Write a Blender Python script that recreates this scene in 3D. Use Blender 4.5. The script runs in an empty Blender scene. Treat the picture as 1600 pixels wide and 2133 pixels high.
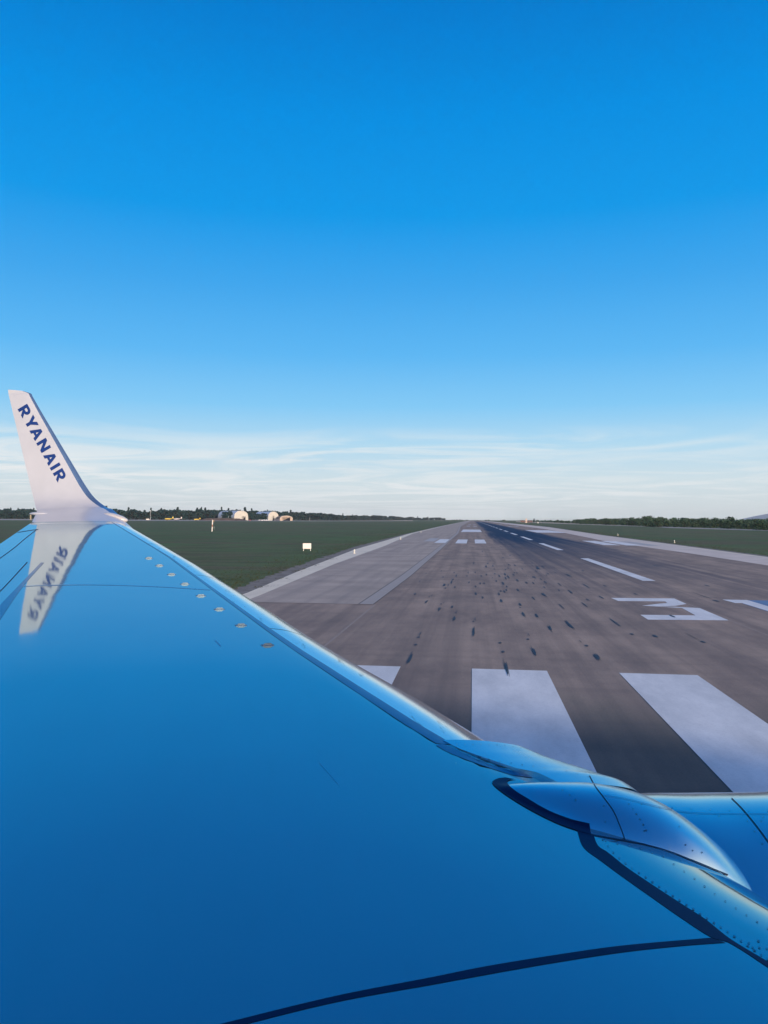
import bpy, bmesh, math, random
from mathutils import Vector, Matrix
from mathutils.bvhtree import BVHTree
random.seed(7)
R = math.radians
scn = bpy.context.scene
C = scn.collection
# ------------------------------------------------------------------ camera
H = 3.55
F = 1600.0
HORIZON = 1081.2
ROLL = R(0.4)
PITCH = math.atan((HORIZON - 1066.5) / F)
YAW = R(6.6)
cd = bpy.data.cameras.new('camera'); cam = bpy.data.objects.new('camera', cd); C.objects.link(cam)
cd.sensor_fit = 'HORIZONTAL'; cd.sensor_width = 36; cd.lens = 36.0
cd.clip_start = 0.05; cd.clip_end = 60000
cam.matrix_world = (Matrix.Translation((0, 0, H)) @ Matrix.Rotation(YAW, 4, 'Z') @
                    Matrix.Rotation(R(90) + PITCH, 4, 'X') @ Matrix.Rotation(ROLL, 4, 'Z'))
scn.camera = cam
scn.view_settings.view_transform = 'Standard'; scn.view_settings.look = 'None'
scn.view_settings.exposure = 0.0; scn.view_settings.gamma = 1.0
# ------------------------------------------------------------------ sky
SUN_EL = R(15); SUN_HEAD = R(311)      # heading counter-clockwise from +X
def lin(r, g, b):
    f = lambda c: (c/255/12.92) if c/255 <= .04045 else ((c/255+.055)/1.055)**2.4
    return (f(r), f(g), f(b), 1)
w = bpy.data.worlds.new('World'); scn.world = w; w.use_nodes = True
nt = w.node_tree; nt.nodes.clear()
def N(t, **k):
    n = nt.nodes.new(t)
    for a, b in k.items(): setattr(n, a, b)
    return n
L = lambda a, b: nt.links.new(a, b)
out = N('ShaderNodeOutputWorld'); bg = N('ShaderNodeBackground'); L(bg.outputs[0], out.inputs[0])
tc = N('ShaderNodeTexCoord'); sep = N('ShaderNodeSeparateXYZ'); L(tc.outputs['Generated'], sep.inputs[0])
ramp = N('ShaderNodeValToRGB'); L(sep.outputs['Z'], ramp.inputs[0])
SKY = [(-1, (190, 200, 200)), (-.5, (208, 219, 222)), (0.9, (212, 222, 225)), (2.9, (209, 226, 233)), (5.4, (180, 220, 242)),
       (8.3, (132, 203, 247)), (12, (93, 184, 245)), (16.8, (62, 166, 238)), (21.6, (10, 153, 234)), (27.5, (0, 143, 227)),
       (34, (0, 124, 209)), (46, (0, 104, 186)), (62, (0, 90, 168)), (90, (6, 82, 155))]
el = ramp.color_ramp.elements
while len(el) < len(SKY): el.new(.5)
for e, (d, c) in zip(el, SKY):
    e.position = max(0, math.sin(R(d))); e.color = lin(*c)
el[0].position = 0; el[1].position = .001
ramp.color_ramp.interpolation = 'CARDINAL' if False else 'LINEAR'
sky = N('ShaderNodeTexSky', sky_type='NISHITA', sun_disc=False, sun_elevation=SUN_EL, sun_rotation=R(90) - SUN_HEAD)
skym = N('ShaderNodeVectorMath', operation='SCALE'); L(sky.outputs[0], skym.inputs[0]); skym.inputs['Scale'].default_value = .05
mx0 = N('ShaderNodeMixRGB'); mx0.inputs[0].default_value = .004; L(ramp.outputs[0], mx0.inputs[1]); L(skym.outputs[0], mx0.inputs[2])
# cirrus: direction projected on a high flat layer
dv = N('ShaderNodeMath', operation='MAXIMUM'); L(sep.outputs['Z'], dv.inputs[0]); dv.inputs[1].default_value = .012
dva = N('ShaderNodeMath', operation='ADD'); L(dv.outputs[0], dva.inputs[0]); dva.inputs[1].default_value = .05
px = N('ShaderNodeMath', operation='DIVIDE'); L(sep.outputs['X'], px.inputs[0]); L(dva.outputs[0], px.inputs[1])
py = N('ShaderNodeMath', operation='DIVIDE'); L(sep.outputs['Y'], py.inputs[0]); L(dva.outputs[0], py.inputs[1])
cmb = N('ShaderNodeCombineXYZ'); L(px.outputs[0], cmb.inputs[0]); L(py.outputs[0], cmb.inputs[1])
mp = N('ShaderNodeMapping'); L(cmb.outputs[0], mp.inputs[0]); mp.inputs['Rotation'].default_value = (0, 0, R(24)); mp.inputs['Scale'].default_value = (.26, .34, 1); mp.inputs['Location'].default_value = (6.4, 2.9, 0)
no = N('ShaderNodeTexNoise'); L(mp.outputs[0], no.inputs[0]); no.inputs['Scale'].default_value = 1.5; no.inputs['Detail'].default_value = 9; no.inputs['Roughness'].default_value = .55; no.inputs['Distortion'].default_value = 2.4
cr = N('ShaderNodeValToRGB'); L(no.outputs[0], cr.inputs[0]); cr.color_ramp.elements[0].position = .43; cr.color_ramp.elements[1].position = .60
msk = N('ShaderNodeValToRGB'); L(sep.outputs['Z'], msk.inputs[0])
me = msk.color_ramp.elements; me.new(.5); me.new(.6)
for e, (p, v) in zip(me, [(.018, .4), (.052, .9), (.085, .5), (.122, 0)]): e.position = p; e.color = (v, v, v, 1)
no2 = N('ShaderNodeTexNoise'); L(mp.outputs[0], no2.inputs[0]); no2.inputs['Scale'].default_value = .42; no2.inputs['Detail'].default_value = 3
cr2 = N('ShaderNodeMapRange', interpolation_type='SMOOTHSTEP'); L(no2.outputs[0], cr2.inputs[0]); cr2.inputs[1].default_value = .34; cr2.inputs[2].default_value = .54; cr2.inputs[3].default_value = .35; cr2.inputs[4].default_value = 1.25
mcl = N('ShaderNodeMath', operation='MULTIPLY'); L(cr.outputs[0], mcl.inputs[0]); L(cr2.outputs[0], mcl.inputs[1])
mul = N('ShaderNodeMath', operation='MULTIPLY'); mul.use_clamp = True; L(mcl.outputs[0], mul.inputs[0]); L(msk.outputs[0], mul.inputs[1])
mx = N('ShaderNodeMixRGB'); L(mul.outputs[0], mx.inputs[0]); L(mx0.outputs[0], mx.inputs[1]); mx.inputs[2].default_value = lin(233, 238, 240)
sdir = (math.cos(SUN_EL)*math.cos(SUN_HEAD), math.cos(SUN_EL)*math.sin(SUN_HEAD), math.sin(SUN_EL))
nrm = N('ShaderNodeVectorMath', operation='NORMALIZE'); L(tc.outputs['Generated'], nrm.inputs[0])
dt = N('ShaderNodeVectorMath', operation='DOT_PRODUCT'); L(nrm.outputs[0], dt.inputs[0]); dt.inputs[1].default_value = sdir
gl0 = N('ShaderNodeMapRange', interpolation_type='SMOOTHSTEP'); L(dt.outputs['Value'], gl0.inputs[0]); gl0.inputs[1].default_value = .12; gl0.inputs[2].default_value = 1.0; gl0.inputs[4].default_value = 1.0
mxg = N('ShaderNodeMixRGB'); gl1 = N('ShaderNodeMapRange', interpolation_type='SMOOTHSTEP'); L(sep.outputs['Z'], gl1.inputs[0]); gl1.inputs[1].default_value = .64; gl1.inputs[2].default_value = .22
gl2 = N('ShaderNodeMath', operation='MULTIPLY'); L(gl0.outputs[0], gl2.inputs[0]); L(gl1.outputs[0], gl2.inputs[1]); L(gl2.outputs[0], mxg.inputs[0]); L(mx.outputs[0], mxg.inputs[1]); mxg.inputs[2].default_value = (3.7, 2.6, 1.8, 1)
L(mxg.outputs[0], bg.inputs[0]); bg.inputs[1].default_value = 1.0
# ------------------------------------------------------------------ sun
sd = bpy.data.lights.new('sun', 'SUN'); sd.energy = 3.5; sd.angle = R(6); sd.color = (1, .86, .7)
sun = bpy.data.objects.new('sun', sd); C.objects.link(sun)
sv = Vector((math.cos(SUN_EL)*math.cos(SUN_HEAD), math.cos(SUN_EL)*math.sin(SUN_HEAD), math.sin(SUN_EL)))
sun.rotation_euler = (-sv).to_track_quat('-Z', 'Y').to_euler()
sun.location = (0, 0, 60)

# ================================================================== helpers
def ray(x, y):
    a = (x-800)/F; b = -(y-1066.5)/F
    c, s = math.cos(ROLL), math.sin(ROLL)
    a, b = c*a - s*b, s*a + c*b
    cp, sp = math.cos(PITCH), math.sin(PITCH)
    return Vector((a, cp - sp*b, sp + cp*b))
def rayw(x, y):
    r = ray(x, y); c, s = math.cos(YAW), math.sin(YAW)
    return Vector((c*r.x - s*r.y, s*r.x + c*r.y, r.z))
def G(x, y):                                   # spot on the ground seen at x, y of the photograph
    r = rayw(x, y); t = -H/r.z
    return Vector((r.x*t, r.y*t, 0))
def GD(x, D):                                  # ground spot in that direction at forward distance D
    r = rayw(x, 1083); s = D/math.hypot(r.x, r.y)
    return Vector((r.x*s, r.y*s, 0))
PHI = R(80)
NH = R(90) + YAW - PHI                        # heading of the nose
def to_air(r):                                 # camera-horizontal vector -> (nose, port, up)
    return Vector((r.x*math.sin(PHI) + r.y*math.cos(PHI), -r.x*math.cos(PHI) + r.y*math.sin(PHI), r.z))
def atv(x, y, v):                              # aircraft point seen there at spanwise distance v
    r = to_air(ray(x, y)); t = v/r.y
    return Vector((r.x*t, v, H + r.z*t))
def interp(x, xs, ys):
    if x <= xs[0]: return ys[0]
    for i in range(len(xs)-1):
        if x <= xs[i+1]:
            f = (x-xs[i])/(xs[i+1]-xs[i]); return ys[i] + f*(ys[i+1]-ys[i])
    return ys[-1]
def smooth_interp(x, xs, ys):                  # Catmull-Rom on uneven knots
    n = len(xs)
    if x <= xs[0]: return ys[0]
    if x >= xs[-1]: return ys[-1]
    i = max(k for k in range(n-1) if xs[k] <= x)
    m = []
    for k in (i, i+1):
        if k == 0: m.append((ys[1]-ys[0])/(xs[1]-xs[0]))
        elif k == n-1: m.append((ys[-1]-ys[-2])/(xs[-1]-xs[-2]))
        else: m.append((ys[k+1]-ys[k-1])/(xs[k+1]-xs[k-1]))
    h = xs[i+1]-xs[i]; t = (x-xs[i])/h
    return ((2*t**3-3*t**2+1)*ys[i] + (t**3-2*t**2+t)*h*m[0] + (-2*t**3+3*t**2)*ys[i+1] + (t**3-t**2)*h*m[1])

def tag(o, label=None, cat=None, group=None, kind=None):
    if label: o['label'] = label
    if cat: o['category'] = cat
    if group: o['group'] = group
    if kind: o['kind'] = kind
    return o
def link(name, me, mat=None, parent=None):
    o = bpy.data.objects.new(name, me); C.objects.link(o)
    if mat:
        for m in (mat if isinstance(mat, (list, tuple)) else [mat]): me.materials.append(m)
    if parent: o.parent = parent
    return o
def mesh(name, verts, faces, mat=None, parent=None, smooth=False, midx=None):
    me = bpy.data.meshes.new(name); me.from_pydata([tuple(v) for v in verts], [], faces); me.update()
    if smooth:
        for p in me.polygons: p.use_smooth = True
    if midx:
        for p, i in zip(me.polygons, midx): p.material_index = i
    return link(name, me, mat, parent)
def frombm(name, bm, mat=None, parent=None, smooth=False):
    me = bpy.data.meshes.new(name); bm.normal_update(); bm.to_mesh(me); bm.free()
    if smooth:
        for p in me.polygons: p.use_smooth = True
    return link(name, me, mat, parent)
def empty(name, loc, rz=0):
    o = bpy.data.objects.new(name, None); C.objects.link(o); o.location = loc; o.rotation_euler = (0, 0, rz); o.empty_display_size = .2
    return o
def struct(name, verts, faces, mat, **k):
    return tag(mesh(name, verts, faces, mat, **k), kind='structure')
def children_of(o): return [c for c in C.objects if c.parent == o]
def box(bm, c, s, rz=0, bevel=0):
    r = bmesh.ops.create_cube(bm, size=1, matrix=Matrix.Translation(c) @ Matrix.Rotation(rz, 4, 'Z') @ Matrix.Diagonal((s[0], s[1], s[2], 1)))
    if bevel:
        es = list({e for v in r['verts'] for e in v.link_edges})
        bmesh.ops.bevel(bm, geom=es, offset=bevel, segments=2, affect='EDGES')
def cyl(bm, a, b, r1, r2=None, n=10):
    a, b = Vector(a), Vector(b); d = b-a
    m = Matrix.Translation((a+b)/2) @ d.to_track_quat('Z', 'Y').to_matrix().to_4x4()
    bmesh.ops.create_cone(bm, cap_ends=True, segments=n, radius1=r1, radius2=r1 if r2 is None else r2, depth=d.length, matrix=m)

# ------------------------------------------------------------------ materials
class M:
    def __init__(s, name):
        s.m = bpy.data.materials.new(name); s.m.use_nodes = True; s.t = s.m.node_tree
        s.b = s.t.nodes['Principled BSDF']; s.o = s.t.nodes['Material Output']
        s._obj = None
    def n(s, t, **k):
        x = s.t.nodes.new(t)
        for a, b in k.items(): setattr(x, a, b)
        return x
    def l(s, a, b): s.t.links.new(a, b)
    def coord(s, scale=(1, 1, 1), rot=(0, 0, 0), loc=(0, 0, 0)):
        if s._obj is None: s._obj = s.n('ShaderNodeTexCoord')
        m = s.n('ShaderNodeMapping'); s.l(s._obj.outputs['Object'], m.inputs[0])
        m.inputs['Scale'].default_value = scale; m.inputs['Rotation'].default_value = rot; m.inputs['Location'].default_value = loc
        return m.outputs[0]
    def noise(s, scale, detail=6, rough=.6, co=None, dist=0):
        x = s.n('ShaderNodeTexNoise'); s.l(co if co is not None else s.coord(), x.inputs['Vector'])
        x.inputs['Scale'].default_value = scale; x.inputs['Detail'].default_value = detail; x.inputs['Roughness'].default_value = rough; x.inputs['Distortion'].default_value = dist
        return x.outputs[0]
    def ramp(s, v, pts):
        x = s.n('ShaderNodeValToRGB'); s.l(v, x.inputs[0]); e = x.color_ramp.elements
        while len(e) < len(pts): e.new(.5)
        for a, (p, c) in zip(e, pts):
            a.position = p; a.color = (c, c, c, 1) if isinstance(c, (int, float)) else (tuple(c)+(1,))[:4]
        return x.outputs[0]
    def mix(s, f, a, b, mode='MIX'):
        x = s.n('ShaderNodeMixRGB', blend_type=mode)
        for i, v in enumerate((f, a, b)):
            if isinstance(v, (int, float)): x.inputs[i].default_value = v if i == 0 else (v, v, v, 1)
            elif isinstance(v, tuple): x.inputs[i].default_value = (tuple(v)+(1,))[:4]
            else: s.l(v, x.inputs[i])
        return x.outputs[0]
    def math(s, op, a, b=None, clamp=False):
        x = s.n('ShaderNodeMath', operation=op); x.use_clamp = clamp
        for i, v in enumerate((a, b)):
            if v is None: continue
            if isinstance(v, (int, float)): x.inputs[i].default_value = v
            else: s.l(v, x.inputs[i])
        return x.outputs[0]
    def xyz(s):
        if s._obj is None: s._obj = s.n('ShaderNodeTexCoord')
        x = s.n('ShaderNodeSeparateXYZ'); s.l(s._obj.outputs['Object'], x.inputs[0]); return x.outputs
    def sstep(s, v, a, b):
        x = s.n('ShaderNodeMapRange', interpolation_type='SMOOTHSTEP'); s.l(v, x.inputs[0])
        x.inputs[1].default_value = a; x.inputs[2].default_value = b; return x.outputs[0]
    def set(s, **k):
        names = dict(color='Base Color', metal='Metallic', rough='Roughness', spec='Specular IOR Level', coat='Coat Weight', coatr='Coat Roughness', emit='Emission Color', emits='Emission Strength')
        for a, v in k.items():
            i = s.b.inputs[names[a]]
            if isinstance(v, (int, float)): i.default_value = v
            elif isinstance(v, tuple): i.default_value = (tuple(v)+(1,))[:4]
            else: s.l(v, i)
        return s
    def bump(s, h, strength=.3, dist=.02):
        x = s.n('ShaderNodeBump'); x.inputs['Strength'].default_value = strength; x.inputs['Distance'].default_value = dist
        s.l(h, x.inputs['Height']); s.l(x.outputs[0], s.b.inputs['Normal']); return s

def simple(name, col, rough=.6, metal=0, var=.12, scale=3, spec=.5):
    m = M(name); n = m.noise(scale, 5)
    k = m.ramp(n, [(.3, tuple(c*(1-var) for c in col[:3])), (.7, tuple(min(1, c*(1+var)) for c in col[:3]))])
    m.set(color=k, rough=rough, metal=metal, spec=spec); return m.m

# grass
m = M('grass'); X, Y, Z = m.xyz()
big = m.noise(.02, 6, .6, m.coord((1, .55, 1)))
mid = m.noise(.16, 7, .7, m.coord((1, .4, 1), (0, 0, R(12))))
band = m.noise(1.0, 6, .65, m.coord((.014, .11, 1), (0, 0, R(-7)))); band2 = m.noise(1.0, 6, .7, m.coord((.12, .5, 1), (0, 0, R(5))))
fine = m.noise(3.2, 6, .75)
c = m.ramp(big, [(.34, (.078, .180, .064)), (.5, (.116, .205, .082)), (.66, (.165, .185, .094))])
c = m.mix(m.ramp(mid, [(.36, 0), (.66, .75)]), c, (.138, .126, .074))
c = m.mix(m.ramp(band, [(.46, 0), (.62, .85)]), c, (.165, .130, .092)); c = m.mix(m.ramp(band2, [(.34, .7), (.5, 0)]), c, (.040, .068, .034))
c = m.mix(m.ramp(fine, [(.3, .55), (.7, 0)]), c, (.034, .058, .028))
m.set(color=c, rough=.95, spec=.1); m.bump(fine, .9, .12); GRASS = m.m
# dry verge beside the strip
m = M('verge'); n1 = m.noise(1.4, 8, .7); c = m.ramp(n1, [(.35, (.13, .12, .10)), (.55, (.22, .20, .18)), (.7, (.27, .25, .22))])
m.set(color=c, rough=.95, spec=.15); m.bump(n1, .5, .03); VERGE = m.m
# asphalt
m = M('asphalt'); X, Y, Z = m.xyz()
A1 = m.noise(.12, 6, .6); A2 = m.noise(.55, 8, .65, m.coord((1, .35, 1), (0, 0, R(-38)))); A3 = m.noise(38, 4, .8)
A4 = m.noise(1.0, 6, .6, m.coord((1.3, .02, 1)))        # tyre-worn lanes along the runway
A5 = m.noise(1.0, 7, .6, m.coord((.05, 1.1, 1), (0, 0, R(14))))
c = m.ramp(A1, [(.3, (.35, .275, .22)), (.7, (.47, .365, .29))])
c = m.mix(m.ramp(A2, [(.4, 0), (.66, .7)]), c, (.19, .155, .14))
c = m.mix(m.ramp(A4, [(.42, 0), (.66, .55)]), c, (.165, .138, .128))
c = m.mix(m.ramp(A5, [(.5, 0), (.75, .35)]), c, (.165, .138, .128))
c = m.mix(m.ramp(A3, [(.3, .35), (.65, 0)]), c, (.055, .05, .05))
c = m.mix(m.ramp(A3, [(.62, 0), (.8, .3)]), c, (.32, .30, .28))
# rubber worn into the touchdown zone either side of the centre line
lane = m.math('ABSOLUTE', m.math('SUBTRACT', X, 10.8))
wob = m.math('ADD', lane, m.math('MULTIPLY', m.math('SUBTRACT', m.noise(1, 6, .7, m.coord((.6, .02, 1))), .5), 7))
ln = m.sstep(wob, 8.6, 5.2)
yy = m.math('ADD', Y, m.math('MULTIPLY', m.math('SUBTRACT', m.noise(1, 5, .6, m.coord((1.2, .012, 1))), .5), 160))
rub = m.math('MULTIPLY', ln, m.math('MULTIPLY', m.sstep(yy, 50, 170), m.sstep(Y, 1500, 900)))
rub2 = m.math('MULTIPLY', m.sstep(wob, 8, 5), m.sstep(yy, 25, 80))
c = m.mix(m.math('MULTIPLY', rub2, .55), c, (.070, .070, .092))
c = m.mix(m.math('MULTIPLY', rub, .97), c, (.0, .028, .078))
# fuselage shadow by the threshold bars, deepened in the asphalt colour
fus_shade = m.math('MULTIPLY', m.sstep(m.math('ADD', Y, m.math('MULTIPLY', m.math('SUBTRACT', A2, .5), 7)), 16.8, 12.5), m.sstep(X, -7, -4))
c = m.mix(m.math('MULTIPLY', fus_shade, .6), c, (.022, .050, .055))
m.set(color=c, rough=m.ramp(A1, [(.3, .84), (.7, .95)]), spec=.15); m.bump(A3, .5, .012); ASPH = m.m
# concrete shoulder
m = M('shoulder_concrete'); n1 = m.noise(.3, 8, .6, m.coord((.5, 1, 1))); n2 = m.noise(1, 5, .6, m.coord((1.2, .04, 1))); n3 = m.noise(30, 4, .8)
c = m.ramp(n1, [(.3, (.33, .28, .235)), (.7, (.48, .40, .335))])
c = m.mix(m.ramp(n2, [(.45, 0), (.7, .45)]), c, (.19, .175, .165)); c = m.mix(m.ramp(n3, [(.3, .3), (.6, 0)]), c, (.13, .12, .11))
m.set(color=c, rough=.88, spec=.25); m.bump(n3, .3, .008); CONC = m.m
m = M('cut_seam'); m.set(color=(.10, .09, .085), rough=.9); SEAM = m.m
def paint(name, a, b, wear=.25):
    m = M(name); n1 = m.noise(.9, 9, .65, m.coord((1, .4, 1), (0, 0, R(-60)))); n2 = m.noise(26, 5, .8); n3 = m.noise(2.4, 8, .75)
    c = m.ramp(n1, [(.32, a), (.68, b)])
    c = m.mix(m.ramp(n2, [(.28, wear), (.5, 0)]), c, (.22, .22, .23)); c = m.mix(m.ramp(n3, [(.62, 0), (.78, wear)]), c, (.28, .28, .30))
    m.set(color=c, rough=.7, spec=.3); m.bump(n2, .3, .006); return m.m
WHITE = paint('white_paint', (.55, .56, .56), (.80, .80, .78))
WHITE_OLD = paint('faded_white_paint', (.36, .34, .325), (.44, .42, .40), .4)
CREAM = paint('cream_edge_paint', (.66, .58, .44), (.80, .71, .55), .35)
BLUEP = paint('blue_under_paint', (.09, .17, .30), (.13, .23, .38), .3)
m = M('tyre_rubber'); n = m.noise(1.0, 6, .7, m.coord((14, 1.2, 1))); c = m.ramp(n, [(.35, (.010, .014, .024)), (.75, (.045, .045, .055))]); m.set(color=c, rough=.6); RUB = m.m

# ================================================================== ground
S = 6400
struct('ground', [(-S, -S, 0), (S, -S, 0), (S, S, 0), (-S, S, 0)], [(0, 1, 2, 3)], GRASS)
def poly(name, pts, mat, z, kind='structure'):
    return tag(mesh(name, [(p[0], p[1], z) for p in pts], [tuple(range(len(pts)))], mat), kind=kind)
def P(*a): return [tuple(G(*p)[:2]) for p in a]
def edge(pxs):      # (x, y) pixel list -> piecewise edge
    return P(*pxs)
FAR = 3200
# edges of the paved strip, near -> far
gl = edge([(500, 1222), (620, 1178), (740, 1138.5)]); gl = [(-10.9, -60), (-11.2, 10)] + gl + [(-16.2, 190), (-17.0, 400), (-18, FAR)]
cl = [(-10.0, -60), (-10.2, 10)] + edge([(516, 1235), (620, 1191), (740, 1144.5)]) + [(-15.5, 190), (-16.4, 400), (-17.4, FAR)]      # outer edge of cream line
ci = [(-9.2, -60), (-9.35, 10)] + edge([(536, 1243), (700, 1174), (800, 1138)]) + [(-14.7, 190), (-15.7, 400), (-16.8, FAR)]
jl = [(-4.1, 31.6)] + edge([(855, 1200), (912, 1150), (955, 1111)]) + [(-6.1, 400), (-6.4, FAR)]
ri = [(21.5, -60), (22, 30)] + edge([(1600, 1178), (1443, 1153.7), (1270, 1129)]) + [(28.6, 300), (29, 600), (29, FAR)]
ro = [(29.5, -60), (29.8, 30)] + edge([(1600, 1160.8), (1428, 1138), (1250, 1114.5)]) + [(38.5, 400), (39, 700), (39, FAR)]
def strip(name, a, b, mat, z):      # two left/right polylines resampled on y
    ys = sorted({round(p[1], 2) for p in a+b})
    lo = max(a[0][1], b[0][1]); hi = min(a[-1][1], b[-1][1]); ys = [y for y in ys if lo <= y <= hi]
    xa, ya = zip(*a)[0:0] if False else ([p[0] for p in a], [p[1] for p in a]); xb, yb = [p[0] for p in b], [p[1] for p in b]
    v = []; f = []
    for y in ys: v += [(interp(y, ya, xa), y, z), (interp(y, yb, xb), y, z)]
    for i in range(len(ys)-1): f.append((2*i, 2*i+1, 2*i+3, 2*i+2))
    return tag(mesh(name, v, f, mat), kind='structure')
gl_x, gl_y = [p[0] for p in gl], [p[1] for p in gl]
rag = [(interp(y, gl_y, gl_x)+random.gauss(0, .16), y) for y in [20+.7*i for i in range(240)]]
strip('verge', [gl[0]]+rag+[gl[-2], gl[-1]] if rag[-1][1] < gl[-2][1] else [gl[0]]+rag+[gl[-1]], cl, VERGE, .004)
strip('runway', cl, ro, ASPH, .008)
strip('shoulder', ci, jl, CONC, .012)
CONC2 = simple('dry_concrete', (.56, .49, .43), .9, 0, .12, .35)
strip('shoulder', ri, ro, CONC2, .012)
strip('edge_line', cl, ci, CREAM, .016)
jx = [(p[0]+.32, p[1]) for p in jl]
strip('joint_line', [(p[0]-.62, p[1]) for p in jl], [(p[0]-.57, p[1]) for p in jl], SEAM, .016)
strip('joint_line', jl, [(p[0]+.06, p[1]) for p in jl], SEAM, .016)
m = M('kerb_concrete'); m.set(color=m.ramp(m.noise(3, 6), [(.3, (.29, .265, .245)), (.7, (.36, .33, .305))]), rough=.9); KERB = m.m
m = M('cut_edge'); m.set(color=m.ramp(m.noise(3, 6), [(.3, (.24, .20, .175)), (.7, (.31, .26, .225))]), rough=.9); CUT = m.m
strip('shoulder_kerb_strip', [(p[0]-.57, p[1]) for p in jl], jl, KERB, .0165)
poly('joint_line', [(-9.4, 31.5), (-4.1, 31.5), (-4.1, 31.56), (-9.4, 31.56)], SEAM, .016)
strip('verge', ro, [(p[0]+1.1, p[1]) for p in ro], VERGE, .004)
m2 = [(p[0]-.5, p[1]) for p in ro]; strip('edge_line', m2, ro, CREAM, .016)
# painted markings
Zm = .014
for i in range(-2, 5):
    x0 = 3.4*i
    if i < 0: x0 = -3.45 + 3.5*(i+1)
    poly('threshold_marking', [(x0, 18.4), (x0, -11.6), (x0+1.75, -11.6), (x0+1.75, 18.4)], WHITE, Zm)
cl0 = 46.9
for k in range(26):
    y0 = 46.9 + 46.2*k
    poly('centre_line_dash', [(10.0, y0), (10.75, y0), (10.75, y0+26.6), (10.0, y0+26.6)], WHITE, Zm)
# the figures
poly('runway_number', P((1273, 1246), (1415, 1247), (1430, 1258), (1330, 1252), (1287, 1252)), WHITE, Zm) if False else None
three = [[(1273, 1246), (1404, 1246.5), (1386, 1253), (1287, 1252)],
         [(1404, 1246.5), (1430, 1258.5), (1386, 1255.2), (1386, 1253)],
         [(1430, 1258.5), (1404, 1263.6), (1387, 1260), (1386, 1255.2)],
         ]
three = [[(1273, 1246), (1404.5, 1247.2), (1430.5, 1258.7), (1390, 1256.6), (1386, 1253.4), (1288, 1252.5)],
         [(1390, 1256.6), (1430.5, 1258.7), (1407, 1262.6), (1368, 1264), (1337.5, 1262.2), (1374, 1258)],
         [(1407, 1264.5), (1458, 1267.3), (1518, 1293), (1350, 1291.5), (1334, 1281.3), (1449, 1282.6), (1421, 1267.2), (1368, 1264)]]
v = []; f = []
for t in three:
    f.append(tuple(range(len(v), len(v)+len(t)))); v += [(p[0], p[1], Zm) for p in P(*t)]
bm = bmesh.new(); vs = [bm.verts.new(q) for q in v]
for q in f: bm.faces.new([vs[i] for i in q])
bmesh.ops.triangulate(bm, faces=bm.faces[:]); tag(frombm('runway_number', bm, WHITE), kind='structure')
one = P((1504.4, 1249.4), (1552.5, 1250)); y1 = one[0][1]
xw0, xw1 = one[0][0], one[1][0]
poly('runway_number_backing', [(xw0+.35, 34.8), (xw0+.35, 27.6), (xw1+2.3, 27.6), (xw1+2.3, y1-.05), (xw1, y1-.05), (xw0+.6, 34.8)], BLUEP, Zm-.002)
bm = bmesh.new()
q = [(xw0, y1), (xw1+.05, y1), (xw1+.05, 28), (xw1-.62, 28), (xw1-.62, 34.9), (xw0+.1, 34.9)]
bm.faces.new([bm.verts.new((a, b, Zm)) for a, b in q]); bmesh.ops.triangulate(bm, faces=bm.faces[:]); tag(frombm('runway_number', bm, WHITE), kind='structure')
# touchdown zone bars and aiming point
for q, mt in [([(957, 1124), (970.5, 1124), (968, 1132), (945, 1132)], WHITE), ([(988, 1124), (1009, 1124.2), (1011.5, 1132.2), (990.5, 1132)], WHITE),
              ([(917, 1123.3), (935.5, 1123.5), (927, 1131), (904, 1131)], WHITE), ([(897, 1121.3), (912, 1121.6), (902, 1127.5), (881, 1128)], WHITE_OLD),
              ([(1215.6, 1126.6), (1256, 1126.9), (1275, 1136), (1252, 1135.2)], WHITE), ([(1256, 1127.2), (1300, 1127.8), (1320, 1136.5), (1298, 1136.2)], WHITE),
              ([(1300, 1128), (1326, 1128.5), (1363, 1137.2), (1335, 1137)], WHITE_OLD)]:
    g = P(*q); ya = sum(p[1] for p in g[:2])/2; yb = sum(p[1] for p in g[2:])/2; xa = (g[0][0]+g[3][0])/2; xb = (g[1][0]+g[2][0])/2
    xb = max(xb, xa+1.7)
    poly('touchdown_marking', [(xa, yb), (xb, yb), (xb, ya), (xa, ya)], mt, .0172)
for a, b in ((-3.4, 2.6), (18.2, 26.5)):
    poly('aiming_point_marking', [(a, 222), (b, 222), (b, 275), (a, 275)], WHITE, .0172)
for yq in (400, 540):
    for a in (-3.3, 0.2, 19, 22.5): poly('touchdown_marking', [(a, yq), (a+2, yq), (a+2, yq+42), (a, yq+42)], WHITE_OLD, .0172)
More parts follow.
